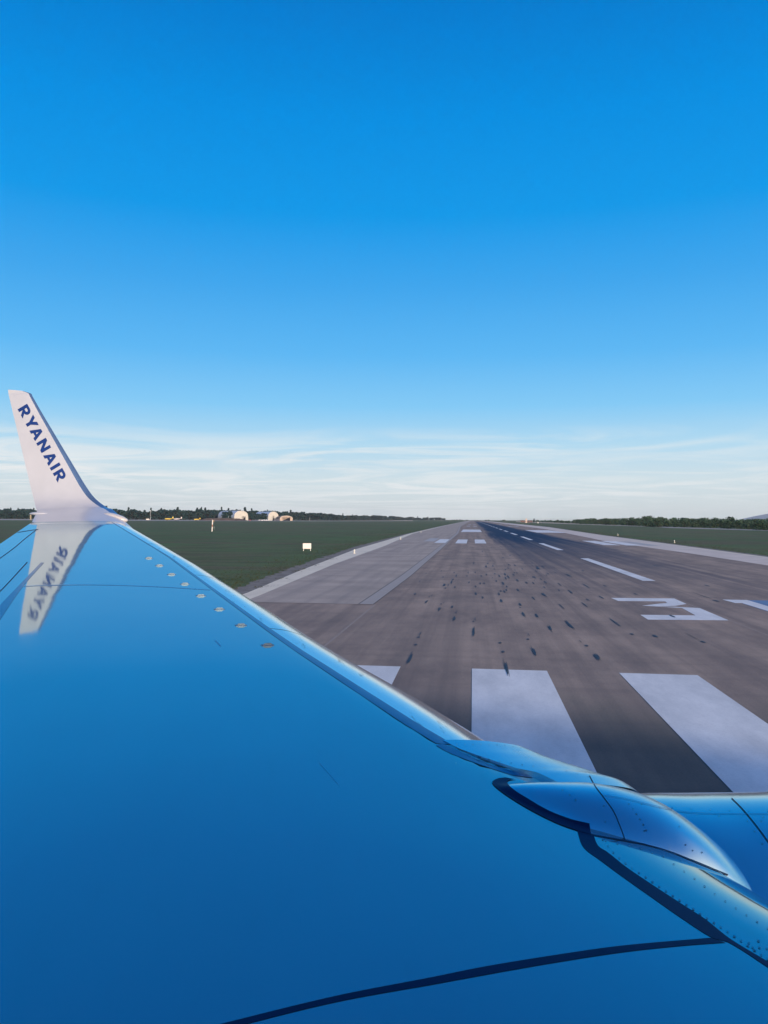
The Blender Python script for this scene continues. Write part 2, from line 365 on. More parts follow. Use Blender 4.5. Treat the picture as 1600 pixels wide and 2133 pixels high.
# rubber skid marks near the threshold (flat dark deposits)
def blob(bm, x, y, wd, ln, z, n=14):
    vs = []
    for i in range(n):
        a = 2*math.pi*i/n; r = 1+random.uniform(-.16, .16)
        vs.append(bm.verts.new((x+math.cos(a)*wd*.5*r, y+math.sin(a)*ln*.5*(1+random.uniform(-.15, .15)), z)))
    bm.faces.new(vs)
marks = [(130, 830, 45, 85), (620, 620, 22, 75), (875, 905, 36, 115), (1090, 778, 34, 78), (1575, 815, 50, 50), (985, 965, 0, 0),
         (1365, 568, 50, 60), (1215, 592, 32, 42), (1112, 495, 30, 36), (1005, 482, 26, 36), (473, 520, 30, 32), (456, 427, 24, 24), (355, 446, 26, 28),
         (256, 388, 24, 26), (168, 327, 22, 14), (203, 228, 16, 10), (252, 170, 12, 8), (368, 149, 12, 10), (384, 196, 14, 10), (395, 256, 28, 22),
         (403, 281, 18, 12), (476, 272, 16, 14), (470, 161, 12, 9), (488, 184, 10, 20), (450, 232, 12, 26), (462, 214, 10, 14), (586, 237, 16, 12), (570, 186, 8, 8),
         (637, 269, 18, 14), (638, 325, 20, 20), (693, 354, 20, 18), (681, 186, 9, 14), (719, 177, 12, 12), (634, 159, 12, 12), (622, 86, 8, 18),
         (703, 246, 10, 12), (720, 112, 8, 20), (771, 109, 10, 12), (781, 133, 8, 10), (797, 226, 14, 14), (818, 327, 20, 22), (832, 306, 14, 14), (858, 307, 22, 16),
         (848, 243, 26, 24), (879, 270, 16, 16), (869, 203, 18, 20), (890, 195, 8, 24), (868, 137, 16, 8), (905, 103, 12, 6), (940, 104, 20, 14), (943, 140, 12, 8),
         (937, 160, 12, 8), (957, 164, 12, 10), (965, 297, 22, 18), (1030, 240, 22, 16), (1092, 197, 24, 16), (1142, 212, 22, 14), (1165, 333, 34, 28),
         (1378, 316, 28, 14), (1283, 298, 18, 10), (1120, 125, 30, 20), (1255, 160, 20, 8), (1360, 183, 30, 22), (982, 433, 16, 6), (173, 722, 24, 8), (195, 664, 20, 6),
         (850, 778, 20, 6), (826, 708, 24, 8), (1043, 680, 18, 6), (619, 541, 14, 6), (483, 474, 20, 5), (369, 405, 14, 5), (277, 349, 12, 4), (1498, 730, 18, 12),
         (2030+0, 655, 40, 20), (2160, 500, 40, 20), (1850, 640, 30, 14), (2400, 700, 36, 16), (2500, 380, 40, 14)]
bm = bmesh.new(); k = 0
for mx_, my_, mw, mh in marks:
    if mw == 0: continue
    X0, Y0 = 820+mx_/3.721, 1150+my_/3.721
    g = G(X0, Y0); gt = G(X0, Y0-mh/7.4); gb = G(X0, Y0+mh/7.4)
    d = g.y; wd = max(mw/3.721*d/1600*.85, .10); ln = abs(gt.y-gb.y)
    wd = min(wd, .5); ln = max(ln, .3)
    blob(bm, g.x, g.y, wd*(.75 if ln < .9 else .5), ln*(1 if ln < .9 else .8), .0182+.0002*(k % 9)); k += 1
    if ln > .9:
        for j in range(5):
            blob(bm, g.x+random.uniform(-.34, .34)*wd, g.y+random.uniform(-.3, .3)*ln, wd*random.uniform(.09, .2), ln*random.uniform(.5, 1.0), .0200+.0002*(k % 13), 10); k += 1
    elif random.random() < .5:
        blob(bm, g.x+random.uniform(-.1, .1), g.y+ln*random.uniform(1.2, 4), wd*.22, ln*random.uniform(1.5, 5), .0200+.0002*(k % 13), 10); k += 1
for i in range(60):       # fainter distant streaks
    x = random.gauss(3.0, 2.4); y = random.uniform(32, 80); blob(bm, x, y, random.uniform(.04, .09), random.uniform(.4, 2.2), .0182+.0002*(k % 17), 8); k += 1
for i in range(26):
    x = random.choice((5, 6.5, 15, 17))+random.gauss(0, 1.8); y = random.uniform(24, 110); blob(bm, x, y, random.uniform(.06, .16), random.uniform(.6, 3), .0182+.0002*(k % 17), 10); k += 1
tag(frombm('tyre_marks', bm, RUB), kind='structure')
# faint seams of old resurfacing lanes
poly('joint_line', [(5.75+3.4, -20), (5.79+3.4, -20), (5.79+3.4, 300), (5.75+3.4, 300)], CUT, .0105)
a, b = G(782, 1259), G(690, 1335); dr = (b-a).normalized(); nn = Vector((-dr.y, dr.x, 0))*.035; b = a+dr*16
poly('joint_line', [tuple(q[:2]) for q in (a-nn, b-nn, b+nn, a+nn)], CUT, .0105)

# grassy edge growth creeping over the verge
m = M('grass_blades'); Xo = m.noise(2, 3); m.set(color=m.ramp(Xo, [(.3, (.030, .048, .02)), (.7, (.07, .072, .035))]), rough=.9, spec=.1); BLADE = m.m
bm = bmesh.new()
def tuft(bm, x, y, s, n=7):
    for i in range(n):
        a = random.uniform(0, 6.28); dx, dy = math.cos(a), math.sin(a); h = s*random.uniform(.6, 1.2); wdt = s*.12; lean = random.uniform(.1, .6)*s
        bx, by = x+random.uniform(-s, s)*.5, y+random.uniform(-s, s)*.5
        v1 = bm.verts.new((bx-dy*wdt, by+dx*wdt, 0)); v2 = bm.verts.new((bx+dy*wdt, by-dx*wdt, 0)); v3 = bm.verts.new((bx+dx*lean, by+dy*lean, h)); bm.faces.new((v1, v2, v3))
glx, gly = [p[0] for p in gl], [p[1] for p in gl]
for i in range(3800):
    y = 28+240*random.random()**1.9; x = interp(y, gly, glx) - abs(random.gauss(0, 1))*2.2*(.4+y/90) + random.uniform(-.1, .35); tuft(bm, x, y, random.uniform(.04, .11), 5)
rox, roy = [p[0]+1.0 for p in ro], [p[1] for p in ro]
for i in range(2200):
    y = 55+260*random.random()**1.6; x = interp(y, roy, rox) + abs(random.gauss(0, 1))*3 - random.uniform(-.1, .3); tuft(bm, x, y, random.uniform(.04, .12), 5)
for q in [(550, 1222), (585, 1206), (620, 1190), (632, 1186), (655, 1178), (690, 1165)]:     # weeds rooted in the cream line
    g = G(*q)
    for i in range(26): tuft(bm, g.x+random.gauss(0, .22), g.y+random.gauss(0, .5), random.uniform(.03, .09), 5)
tag(frombm('grass', bm, BLADE), 'short tufts of grass along both edges of the runway', 'grass', kind='stuff')

# ================================================================== the aircraft (local frame: x to the nose, y to port, z up)
air = empty('airliner', (0, 0, 0), NH)
tag(air, 'left wing, winglet and engine of a low-wing jet airliner lettered RYANAIR', 'airliner')
Z0 = H - 1.6; TD = 1.65/15.5
def zp(v): return Z0 + TD*v
LEV = [-.2, .8, 1.6, 2.2, 2.6, 2.95, 3.3, 3.7, 4.3, 5.2, 6.5, 8, 10, 12, 14.4]
LEX = [4.0, 3.3, 2.75, 2.34, 2.12, 1.98, 1.88, 1.84, 1.79, 1.52, .91, .36, -.39, -1.09, -1.95]
def xle(v): return smooth_interp(v, LEV, LEX)
def xte(v): return interp(v, [-.2, 4, 8, 11.73, 14.9], [-3.3, -2.75, -3.1, -3.47, -3.80])
def chord(v): return xle(v)-xte(v)
def nose(t, Ln, p=2.5): return math.sqrt(max(0, 1-max(0, min(1, 1-t/Ln))**p))
BV = [3.6, 3.88, 4.19, 4.83, 5.71, 7.08, 8.18, 10.26, 11.36, 14.3]; BX = [1.10, .98, .85, .63, .34, -.07, -.4, -1.02, -1.40, -2.42]
def ln1(v):
    a = 1.05*(xle(v)-interp(v, BV, BX)) if v > 3.6 else .59
    return a if v > 3.6 else .59*(1 if v > 3 else 1) + .12*max(0, min(1, (3-v)))
def zup(v, t):
    c = chord(v); L1 = ln1(v); L2 = .2*L1; d1 = .42*L1; d2 = .12*L1
    if v < 3.2: d1 = .24*L1
    drop = d1*max(0, 1-t/L1)**2 + d2*(1-math.sqrt(max(0, 1-max(0, 1-t/L2)**2.2)))
    aft = max(0, t-.45*c)
    cc = .42*min(c, 4.6); drop += .022*min(c, 4.6)/4*(max(0, cc-t)**2 - max(0, cc-.55)**2)
    return zp(v) - drop - .05*(aft/(.55*c))**2*c*.55*.5
def section(v, nu=40, nl=14, off=0):
    c = chord(v); pts = []
    for i in range(nu, -1, -1):
        s = i/nu; t = c*s**2.0 if s < 1 else c
        pts.append(Vector((xle(v)-t, v, zup(v, t)+off)))
    zl = zup(v, 0); th = .085*min(c, 4.5)
    for i in range(1, nl+1):
        s = i/nl; t = c*s**1.5
        zt = zup(v, c)-.012
        base = zl + (zt-zl)*(t/c)
        pts.append(Vector((xle(v)-t, v, base - th*(4*math.sqrt(t/c)*(1-t/c))*.65)))
    return pts
# glossy grey wing paint
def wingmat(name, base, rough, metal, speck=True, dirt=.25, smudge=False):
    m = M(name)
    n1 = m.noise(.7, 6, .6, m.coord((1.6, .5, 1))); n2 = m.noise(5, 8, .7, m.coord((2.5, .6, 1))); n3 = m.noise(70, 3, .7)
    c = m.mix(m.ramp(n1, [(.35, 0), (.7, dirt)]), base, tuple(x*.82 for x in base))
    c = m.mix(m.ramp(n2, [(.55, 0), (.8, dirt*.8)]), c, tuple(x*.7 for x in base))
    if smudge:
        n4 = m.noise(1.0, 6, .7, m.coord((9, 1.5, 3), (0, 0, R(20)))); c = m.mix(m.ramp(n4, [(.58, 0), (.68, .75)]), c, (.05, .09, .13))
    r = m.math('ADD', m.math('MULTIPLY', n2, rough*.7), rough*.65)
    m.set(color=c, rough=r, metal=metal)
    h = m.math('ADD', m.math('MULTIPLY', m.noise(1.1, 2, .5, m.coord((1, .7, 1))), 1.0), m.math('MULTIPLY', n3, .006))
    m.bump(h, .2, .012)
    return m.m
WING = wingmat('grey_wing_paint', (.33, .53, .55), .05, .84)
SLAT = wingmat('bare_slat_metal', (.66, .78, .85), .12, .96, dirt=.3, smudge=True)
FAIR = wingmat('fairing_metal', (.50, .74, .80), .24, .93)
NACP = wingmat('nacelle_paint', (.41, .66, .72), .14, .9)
m = M('winglet_white'); n = m.noise(2, 5); m.set(color=m.ramp(n, [(.3, (.405, .425, .47)), (.7, (.45, .47, .52))]), rough=.28, coat=.3, coatr=.1); WHT = m.m
m = M('dark_line_paint'); n = m.noise(8, 5); m.set(color=m.ramp(n, [(.3, (.003, .012, .06)), (.7, (.005, .018, .08))]), rough=.45, spec=.25); LINE = m.m
m = M('lettering_blue'); n = m.noise(8, 5); m.set(color=m.ramp(n, [(.3, (.004, .030, .16)), (.7, (.006, .036, .18))]), rough=.5, spec=.2); LETB = m.m
m = M('panel_gap'); m.set(color=m.ramp(m.noise(9, 4), [(.3, (.004, .016, .045)), (.7, (.010, .03, .07))]), rough=.5); GAP = m.m
m = M('seal_band'); m.set(color=m.ramp(m.noise(6, 5), [(.3, (.02, .13, .27)), (.7, (.03, .17, .33))]), rough=.22, metal=.55); SEALM = m.m
def loft(name, secs, mat, parent, closed=False, smooth=True, cap=True, off=None):
    n = len(secs[0]); v = [p for s in secs for p in s]; f = []
    for i in range(len(secs)-1):
        for j in range(n if closed else n-1):
            k = (j+1) % n; f.append((i*n+j, i*n+k, (i+1)*n+k, (i+1)*n+j))
    if closed and cap: f.append(tuple(range(n))[::-1]); f.append(tuple((len(secs)-1)*n+j for j in range(n)))
    o = mesh(name, v, f, mat, parent, smooth)
    bm = bmesh.new(); bm.from_mesh(o.data); bmesh.ops.recalc_face_normals(bm, faces=bm.faces[:])
    for e in bm.edges:
        if len(e.link_faces) == 2 and e.calc_face_angle(0) > .8: e.smooth = False
    bm.to_mesh(o.data); bm.free()
    return o
vs_ = [-.2+(14.35+.2)*i/96 for i in range(97)]
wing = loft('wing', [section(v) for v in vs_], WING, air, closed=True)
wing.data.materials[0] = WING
def bvh_of(*objs):
    vv = []; ff = []
    for o in objs:
        b = len(vv); vv += [v.co.copy() for v in o.data.vertices]; ff += [tuple(b+i for i in p.vertices) for p in o.data.polygons]
    return BVHTree.FromPolygons(vv, ff)
ORG = Vector((0, 0, H))
def hit(bvh, x, y):
    d = to_air(ray(x, y)).normalized()
    loc, nor, i, dd = bvh.ray_cast(ORG, d)
    if loc is None: return None
    if nor.dot(d) > 0: nor = -nor
    return loc, nor
def resample(pl, n):
    L_ = [0]
    for a, b in zip(pl, pl[1:]): L_.append(L_[-1]+math.hypot(b[0]-a[0], b[1]-a[1]))
    xs = [p[0] for p in pl]; ys = [p[1] for p in pl]
    f = smooth_interp if len(pl) > 2 else interp
    return [(f(L_[-1]*i/(n-1), L_, xs), f(L_[-1]*i/(n-1), L_, ys)) for i in range(n)]
def decal(name, ea, eb, bvh, mat, parent, off=.003, n=60, mcount=3):
    A_, B_ = resample(ea, n), resample(eb, n); rows = []
    for a, b in zip(A_, B_):
        row = []
        for j in range(mcount):
            s = j/(mcount-1); h = hit(bvh, a[0]+(b[0]-a[0])*s, a[1]+(b[1]-a[1])*s)
            row.append(None if h is None else h[0]+h[1]*off)
        if all(r is not None for r in row): rows.append(row)
    return loft(name, rows, mat, parent, closed=False) if len(rows) > 1 else None
def line_decal(name, pl, wpx, bvh, mat, parent, off=.003, n=50):
    A_ = resample(pl, n); a = []; b = []
    for i, p in enumerate(A_):
        q0 = A_[max(0, i-1)]; q1 = A_[min(n-1, i+1)]; dx, dy = q1[0]-q0[0], q1[1]-q0[1]; l = math.hypot(dx, dy) or 1
        w_ = wpx if not isinstance(wpx, tuple) else wpx[0]+(wpx[1]-wpx[0])*i/(n-1)
        a.append((p[0]-dy/l*w_/2, p[1]+dx/l*w_/2)); b.append((p[0]+dy/l*w_/2, p[1]-dx/l*w_/2))
    return decal(name, a, b, bvh, mat, parent, off, n, 2)

# slats: polished leading edge laid 8 mm proud of the wing, in four spans
def band_w(v): return interp(v, [3.9, 5, 6.5, 8.5, 11, 14.3], [.095, .075, .055, .04, .03, .02])
def slat_sec(v, off=.008):
    t1 = xle(v)-interp(v, BV, BX)-band_w(v); c = chord(v); pts = []
    for i in range(22, -1, -1):
        t = t1*(i/22)**2; p = Vector((xle(v)-t, v, zup(v, t))); q = Vector((xle(v)-t-.004, v, zup(v, t+.004))); tn = (p-q).normalized()
        nr = Vector((-tn.z, 0, tn.x)); 
        if nr.z < 0: nr = -nr
        pts.append(p + nr*off*(1 if i < 21 else (.4 if i == 21 else 0.1)))
    zl = zup(v, 0); th = .085*min(c, 4.5)
    for i in range(1, 9):
        t = t1*.8*(i/8)**1.5; zt = zup(v, c)-.012; base = zl+(zt-zl)*(t/c)
        pts.append(Vector((xle(v)-t+off, v, base - th*(4*math.sqrt(t/c)*(1-t/c))*.65 - off)))
    return pts
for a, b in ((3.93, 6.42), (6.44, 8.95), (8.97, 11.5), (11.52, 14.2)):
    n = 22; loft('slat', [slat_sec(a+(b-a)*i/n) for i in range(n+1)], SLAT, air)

# winglet: blends up from the wing tip
TEp = [(820, 17.5), (873, 30), (943, 46.9), (1018, 64.7), (1050, 73), (1066, 76.5)]
LEp = [(820, 64.7), (873, 95), (902, 112.5), (943, 137), (964, 150), (1005, 174), (1037, 197), (1056, 221), (1066, 240)]
def wl_sec(ypx, v, dt=.10, top=None):
    xt = interp(ypx, [p[0] for p in TEp], [p[1] for p in TEp]); xl = smooth_interp(ypx, [p[0] for p in LEp], [p[1] for p in LEp])
    a = atv(xl, ypx, v); b = atv(xt, ypx, v)
    return a, b
def foil(le, te, up, th, ni=18):
    c = (le-te); ln = c.length; d = c.normalized(); pts = []
    for i in range(ni, -1, -1):
        s = (i/ni)**2; y = th*(2.6*math.sqrt(s)*(1-s)*.62); pts.append(le - d*ln*s + up*y*.8)
    for i in range(1, ni):
        s = (i/ni)**2; y = th*(2.6*math.sqrt(s)*(1-s)*.62); pts.append(le - d*ln*s - up*y*1.2)
    return pts
secs = []
tipv = 14.3
le0 = Vector((xle(tipv), tipv, zup(tipv, 0))); te0 = Vector((xte(tipv), tipv, zup(tipv, chord(tipv))-.01))
def tip_sec(v, ni=18):
    c = chord(v); up_ = [Vector((xle(v)-c*(i/ni)**2, v, zup(v, c*(i/ni)**2)+.002)) for i in range(ni, -1, -1)]
    return up_ + [Vector((xle(v)-c*(i/ni)**2, v, zup(v, c*(i/ni)**2)-.09*(i/ni)*(1-(i/ni)**2)-.012)) for i in range(1, ni)]
secs.append(tip_sec(14.05)); secs.append(tip_sec(14.35))
for yp, v, ux, th in ((1066, 15.05, (-.55, .83), .10), (1059, 15.25, (-.75, .66), .10), (1048, 15.40, (-.88, .47), .10), (1034, 15.50, (-.94, .34), .10), (1010, 15.58, (-.97, .25), .095),
                  (980, 15.66, (-.975, .22), .09), (943, 15.75, (-.975, .22), .08), (905, 15.85, (-.975, .22), .07), (860, 15.96, (-.975, .22), .062), (826, 16.05, (-.975, .22), .052), (820, 16.07, (-.975, .22), .045)):
    a, b = wl_sec(yp, v); secs.append(foil(a, b, Vector((0, ux[0], ux[1])).normalized(), th))
# rounded tip
a, b = atv(50, 815, 16.08), atv(17, 811.5, 16.08); secs.append(foil(a, b, Vector((0, -.975, .22)), .03))
# smooth the loft spanwise
def densify(secs, k=5):
    n = len(secs[0]); res = []
    ts = list(range(len(secs)))
    cols = [[[s[j][c] for s in secs] for c in range(3)] for j in range(n)]
    for i in range((len(secs)-1)*k+1):
        t = i/k; res.append([Vector([smooth_interp(t, ts, cols[j][c]) for c in range(3)]) for j in range(n)])
    return res
wl = loft('winglet', densify(secs), WHT, air, closed=True)
BW = bvh_of(wl)
# bare-metal leading edge of the winglet: faces near the nose
wl.data.materials.append(wingmat('winglet_leading_edge', (.24, .37, .50), .25, .8))
nn_ = len(secs[0])
for p in wl.data.polygons:
    js = [i % nn_ for i in p.vertices]; 
    if len(js) == 4 and min(js) >= 12 and max(js) <= 26 and min(p.vertices)//nn_ > 8: p.material_index = 1
# lettering on the inboard face
U0 = (197/5.333, 780+388/5.333); DR = (.48/5.333, .877/5.333); UP = (.86/5.333, -.515/5.333)
def R_(o):
    ps = [[(o, 0), (o+36, 0), (o+36, 122), (o, 122)]]
    n = 10; cx, cy, ro_, rin = o+66, 81, 41, 15
    outer = [(o+36, 122)] + [(cx+math.sin(math.pi*i/n)*ro_*1.1, cy+math.cos(math.pi*i/n)*ro_) for i in range(n+1)] + [(o+36, 40)]
    inner = [(o+36, 94)] + [(cx-4+math.sin(math.pi*i/n)*rin, cy+math.cos(math.pi*i/n)*rin*.9) for i in range(n+1)] + [(o+36, 67)]
    for i in range(len(outer)-1): ps.append([outer[i], outer[i+1], inner[i+1], inner[i]])
    ps.append([(o+40, 40), (o+78, 41), (o+118, 0), (o+76, 0)])
    return ps
def Yl(o): return [[(o, 122), (o+42, 122), (o+68, 80), (o+50, 46)], [(o+68, 80), (o+94, 122), (o+136, 122), (o+86, 46)], [(o+50, 46), (o+68, 80), (o+86, 46)], [(o+50, 0), (o+50, 46), (o+86, 46), (o+86, 0)]]
def Al(o): return [[(o, 0), (o+39, 0), (o+67, 82), (o+50, 122)], [(o+134, 0), (o+95, 0), (o+67, 82), (o+84, 122)], [(o+50, 122), (o+67, 82), (o+84, 122)], [(o+48, 26), (o+86, 26), (o+77, 52), (o+57, 52)]]
def Nl(o): return [[(o, 0), (o+34, 0), (o+34, 122), (o, 122)], [(o+91, 0), (o+125, 0), (o+125, 122), (o+91, 122)], [(o+34, 122), (o+34, 70), (o+91, 0), (o+91, 52)]]
def Il(o): return [[(o, 0), (o+36, 0), (o+36, 122), (o, 122)]]
bm = bmesh.new()
for ps in R_(0)+Yl(136)+Al(270)+Nl(430)+Al(586)+Il(742)+R_(812):
    if len(ps) == 3: ps = ps+[ps[2]]
    # grid-subdivide each quad so it hugs the skin
    g = []
    K = 4
    for i in range(K+1):
        row = []
        for j in range(K+1):
            a = i/K; b = j/K
            s = [(ps[0][c]*(1-a)+ps[1][c]*a)*(1-b)+(ps[3][c]*(1-a)+ps[2][c]*a)*b for c in (0, 1)]
            h = hit(BW, U0[0]+s[0]*DR[0]+s[1]*UP[0], U0[1]+s[0]*DR[1]+s[1]*UP[1])
            row.append(bm.verts.new(h[0]+h[1]*.004) if h else None)
        g.append(row)
    for i in range(K):
        for j in range(K):
            q = (g[i][j], g[i+1][j], g[i+1][j+1], g[i][j+1])
            if all(q): 
                try: bm.faces.new(q)
                except ValueError: pass
let = frombm('lettering', bm, LETB, wl)
# tip lights
def pod(name, a, b, r, mat, sq=.6):
    bm = bmesh.new(); d = b-a
    m4 = Matrix.Translation((a+b)/2) @ d.to_track_quat('X', 'Z').to_matrix().to_4x4() @ Matrix.Diagonal((d.length/2, r, r*sq, 1))
    bmesh.ops.create_uvsphere(bm, u_segments=20, v_segments=12, radius=1, matrix=m4)
    return frombm(name, bm, mat, air, True)
m = M('tip_light_lens'); m.set(color=m.ramp(m.noise(4, 3), [(.3, (.50, .47, .45)), (.7, (.58, .55, .52))]), rough=.25, coat=.5); LENS = m.m
pod('navigation_light', atv(214, 1070, 14.9), atv(266, 1085, 14.75), .12, LENS, .55)
pod('tail_light', atv(61, 1070, 14.95), atv(104, 1071, 14.9), .06, WHT, .6)
bm = bmesh.new(); p_ = atv(64, 1075, 14.95); box(bm, p_+Vector((0, 0, -.02)), (.025, .025, .11), 0, .008); frombm('static_discharger', bm, simple('brass_fitting', (.42, .36, .25), .5, .2), air)

# painted bands and seams on the wing skin
BVW = bvh_of(wing)
rows = []
for i in range(120):
    v = 3.9+(14.2-3.9)*i/119; xb = interp(v, BV, BX); w_ = band_w(v)*1.06; row = []
    for j in range(4):
        x_ = xb+w_*j/3; row.append(Vector((x_, v, zup(v, xle(v)-x_)+.0015)))
    rows.append(row)
loft('slat_seal_band', rows, SEALM, air)
BVS = None
decal('slat_seal_band', [(922, 1549), (952, 1563.4), (998, 1584), (1031, 1596), (1075, 1608), (1121, 1619.6)],
      [(908, 1553), (933, 1567), (987, 1588.6), (1031, 1603.5), (1070, 1615), (1119, 1621.4)], BVW, SEALM, air, .0015, 50)
decal('walkway_border', [(1202, 1730), (1215, 1765), (1250, 1792.5), (1294, 1825), (1359, 1871), (1425, 1917), (1482, 1953), (1519, 1964.5), (1600, 2016), (1660, 2056)],
      [(1236, 1738), (1246, 1762), (1265, 1775), (1304, 1806), (1359, 1843.5), (1425, 1886.6), (1469, 1915), (1521, 1956), (1600, 2004), (1660, 2042)], BVW, LINE, air, .0012, 80)
decal('walkway_line', [(1480, 1954), (1294, 1970.5), (1162, 1989), (1009, 2014), (900, 2036), (700, 2075), (470, 2131), (380, 2154)],
      [(1512, 1964), (1425, 1970.5), (1294, 1984.6), (1119, 2012), (900, 2051.5), (700, 2088), (500, 2137), (400, 2164)], BVW, LINE, air, .0012, 70)
SEAML = wingmat('faint_seam', (.10, .30, .48), .3, .5)  # muted blue for the fainter panel seams
line_decal('panel_seam', [(38, 1222), (100, 1219.5), (200, 1218.5), (320, 1222), (438, 1229)], 1.3, BVW, SEAML, air, .0012)
line_decal('aileron_gap', [(-20, 1247), (0, 1232), (57, 1171)], 2.2, BVW, GAP, air, .0012)
line_decal('aileron_gap', [(-20, 1177), (0, 1163), (30, 1141), (50, 1124), (76, 1103.5)], 1.7, BVW, GAP, air, .0012)
line_decal('aileron_gap', [(24, 1111.5), (50, 1107), (80, 1102.5)], 1.4, BVW, GAP, air, .0012)
decal('flap_shroud_seal', [(85, 1172), (40, 1219), (0, 1261), (-30, 1300)], [(92, 1172), (48, 1222), (0, 1292), (-30, 1340)], BVW, SEALM, air, .002, 24)
line_decal('panel_seam', [(448, 1334), (460, 1346)], 2.5, BVW, SEAML, air, .0012, 6)
line_decal('panel_seam', [(664, 1588), (706, 1636)], .7, BVW, SEAML, air, .002, 12)
line_decal('panel_seam', [(120, 1082), (180, 1078), (235, 1080), (262, 1089)], 1.2, BVW, SEAML, air, .002, 12)
# vortex generators
VG = [(310, 1163), (332, 1178.5), (357, 1197), (385, 1217), (418, 1241.5), (456.5, 1269.5), (501.5, 1303), (557, 1344.5)]
VGM = simple('bare_vane_metal', (.17, .23, .29), .45, .3)
for q in VG:
    h = hit(BVW, *q)
    if not h: continue
    p = h[0]; bm = bmesh.new()
    vs2 = [(-.05, 0, 0), (.05, 0, 0), (.035, 0, .022), (-.025, 0, .022)]
    f1 = [bm.verts.new((a, -.004, c)) for a, b, c in vs2]; f2 = [bm.verts.new((a, .004, c)) for a, b, c in vs2]
    bm.faces.new(f1); bm.faces.new(f2[::-1])
    for i in range(4): bm.faces.new((f1[i], f2[i], f2[(i+1) % 4], f1[(i+1) % 4]))
    # base plate
    pl = [bm.verts.new((a, b, .004)) for a, b in ((-.055, -.034), (.05, -.034), (.065, 0), (.05, .034), (-.055, .034))]; bm.faces.new(pl)
    pl2 = [bm.verts.new((a, b, .0)) for a, b in ((-.055, -.034), (.05, -.034), (.065, 0), (.05, .034), (-.055, .034))]
    for i in range(5): bm.faces.new((pl[i], pl2[i], pl2[(i+1) % 5], pl[(i+1) % 5]))
    o = frombm('vortex_generator', bm, VGM, air); o.location = p; o.rotation_euler = (math.atan(TD), 0, R(14)); o.scale = (.8, .8, .8)

# ---- fixed leading edge between slat and pylon
FV = [3.05, 3.3, 3.55, 3.75, 3.95]
def fle(v): return smooth_interp(v, [3.35, 3.5, 3.65, 3.8, 3.95], [1.88, 1.88, 1.80, 1.67, 1.57])
def faft(v): return interp(v, [3.35, 3.5, 3.56, 3.83, 3.95], [1.40, 1.33, 1.24, 1.03, .975])
def fle_sec(v):
    L1 = fle(v)-faft(v); pts = []
    for i in range(26, -1, -1):
        t = L1*(min(i, 25.2)/26)**2; u = t/L1
        z = zp(v) + .016 + .03*max(0, 3.7-v) - .14*L1*max(0, 1-u)**2.2 - .10*(1-math.sqrt(max(0, 1-max(0, 1-u/.25)**2.2))); pts.append(Vector((fle(v)-t, v, z - (.09 if i == 26 else 0))))
    z0 = pts[-1].z
    for i in range(1, 8):
        t = .5*(i/7)**1.5; pts.append(Vector((fle(v)-t, v, z0-.28*math.sqrt(t))))
    return pts
fixed = loft('fixed_leading_edge', [fle_sec(3.36+.59*i/24) for i in range(25)], FAIR, air)
# ---- pylon fairing
HX = [1.07, 1.10, 1.16, 1.26, 1.39, 1.6, 1.85, 2.1, 2.25, 2.5]
HC = [3.43, 3.42, 3.38, 3.31, 3.24, 3.20, 3.19, 3.20, 3.22, 3.25]
HW = [.005, .05, .12, .20, .265, .33, .37, .39, .35, .20]
HZ = [-1.243, -1.235, -1.222, -1.20, -1.185, -1.195, -1.275, -1.46, -1.64, -2.0]
def hump_sec(x):
    c = smooth_interp(x, HX, HC); wd = max(.004, smooth_interp(x, HX, HW)); zt = H+smooth_interp(x, HX, HZ); pts = []
    dep = min(.6, .05+wd*1.0)
    for i in range(-16, 17):
        s = i/16; a = s*math.pi/2
        pts.append(Vector((x, c+math.sin(a)*wd, zt - dep*(1-math.cos(a)**.8 if abs(i) < 16 else 1)*.8)))
    return pts
hump = loft('pylon_fairing', [hump_sec(1.07+(2.5-1.07)*(i/44)**1.2) for i in range(45)], FAIR, air)
# ---- engine nacelle
NVC, NZC, NR = 3.45, H-2.38, .95
def nrad(x): return smooth_interp(x, [1.0, 1.6, 2.0, 2.3, 2.8, 3.6, 4.3, 4.75, 4.95], [.80, .95, .995, .985, .965, .975, .94, .86, .74])
ring = []
for i in range(60):
    x = 1.0+(4.95-1.0)*i/59; r = nrad(x); ring.append([Vector((x, NVC+r*math.sin(a), NZC+r*math.cos(a))) for a in [2*math.pi*j/72 for j in range(72)]])
for i in range(1, 10):
    x = 4.95-.12*i; r = .74-.02*i if i < 9 else .02; ring.append([Vector((x, NVC+r*math.sin(a), NZC+r*math.cos(a))) for a in [2*math.pi*j/72 for j in range(72)]])
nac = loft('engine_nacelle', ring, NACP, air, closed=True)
BVA = bvh_of(nac, hump, fixed, wing)
BVH_ = bvh_of(hump); BVN = bvh_of(nac)
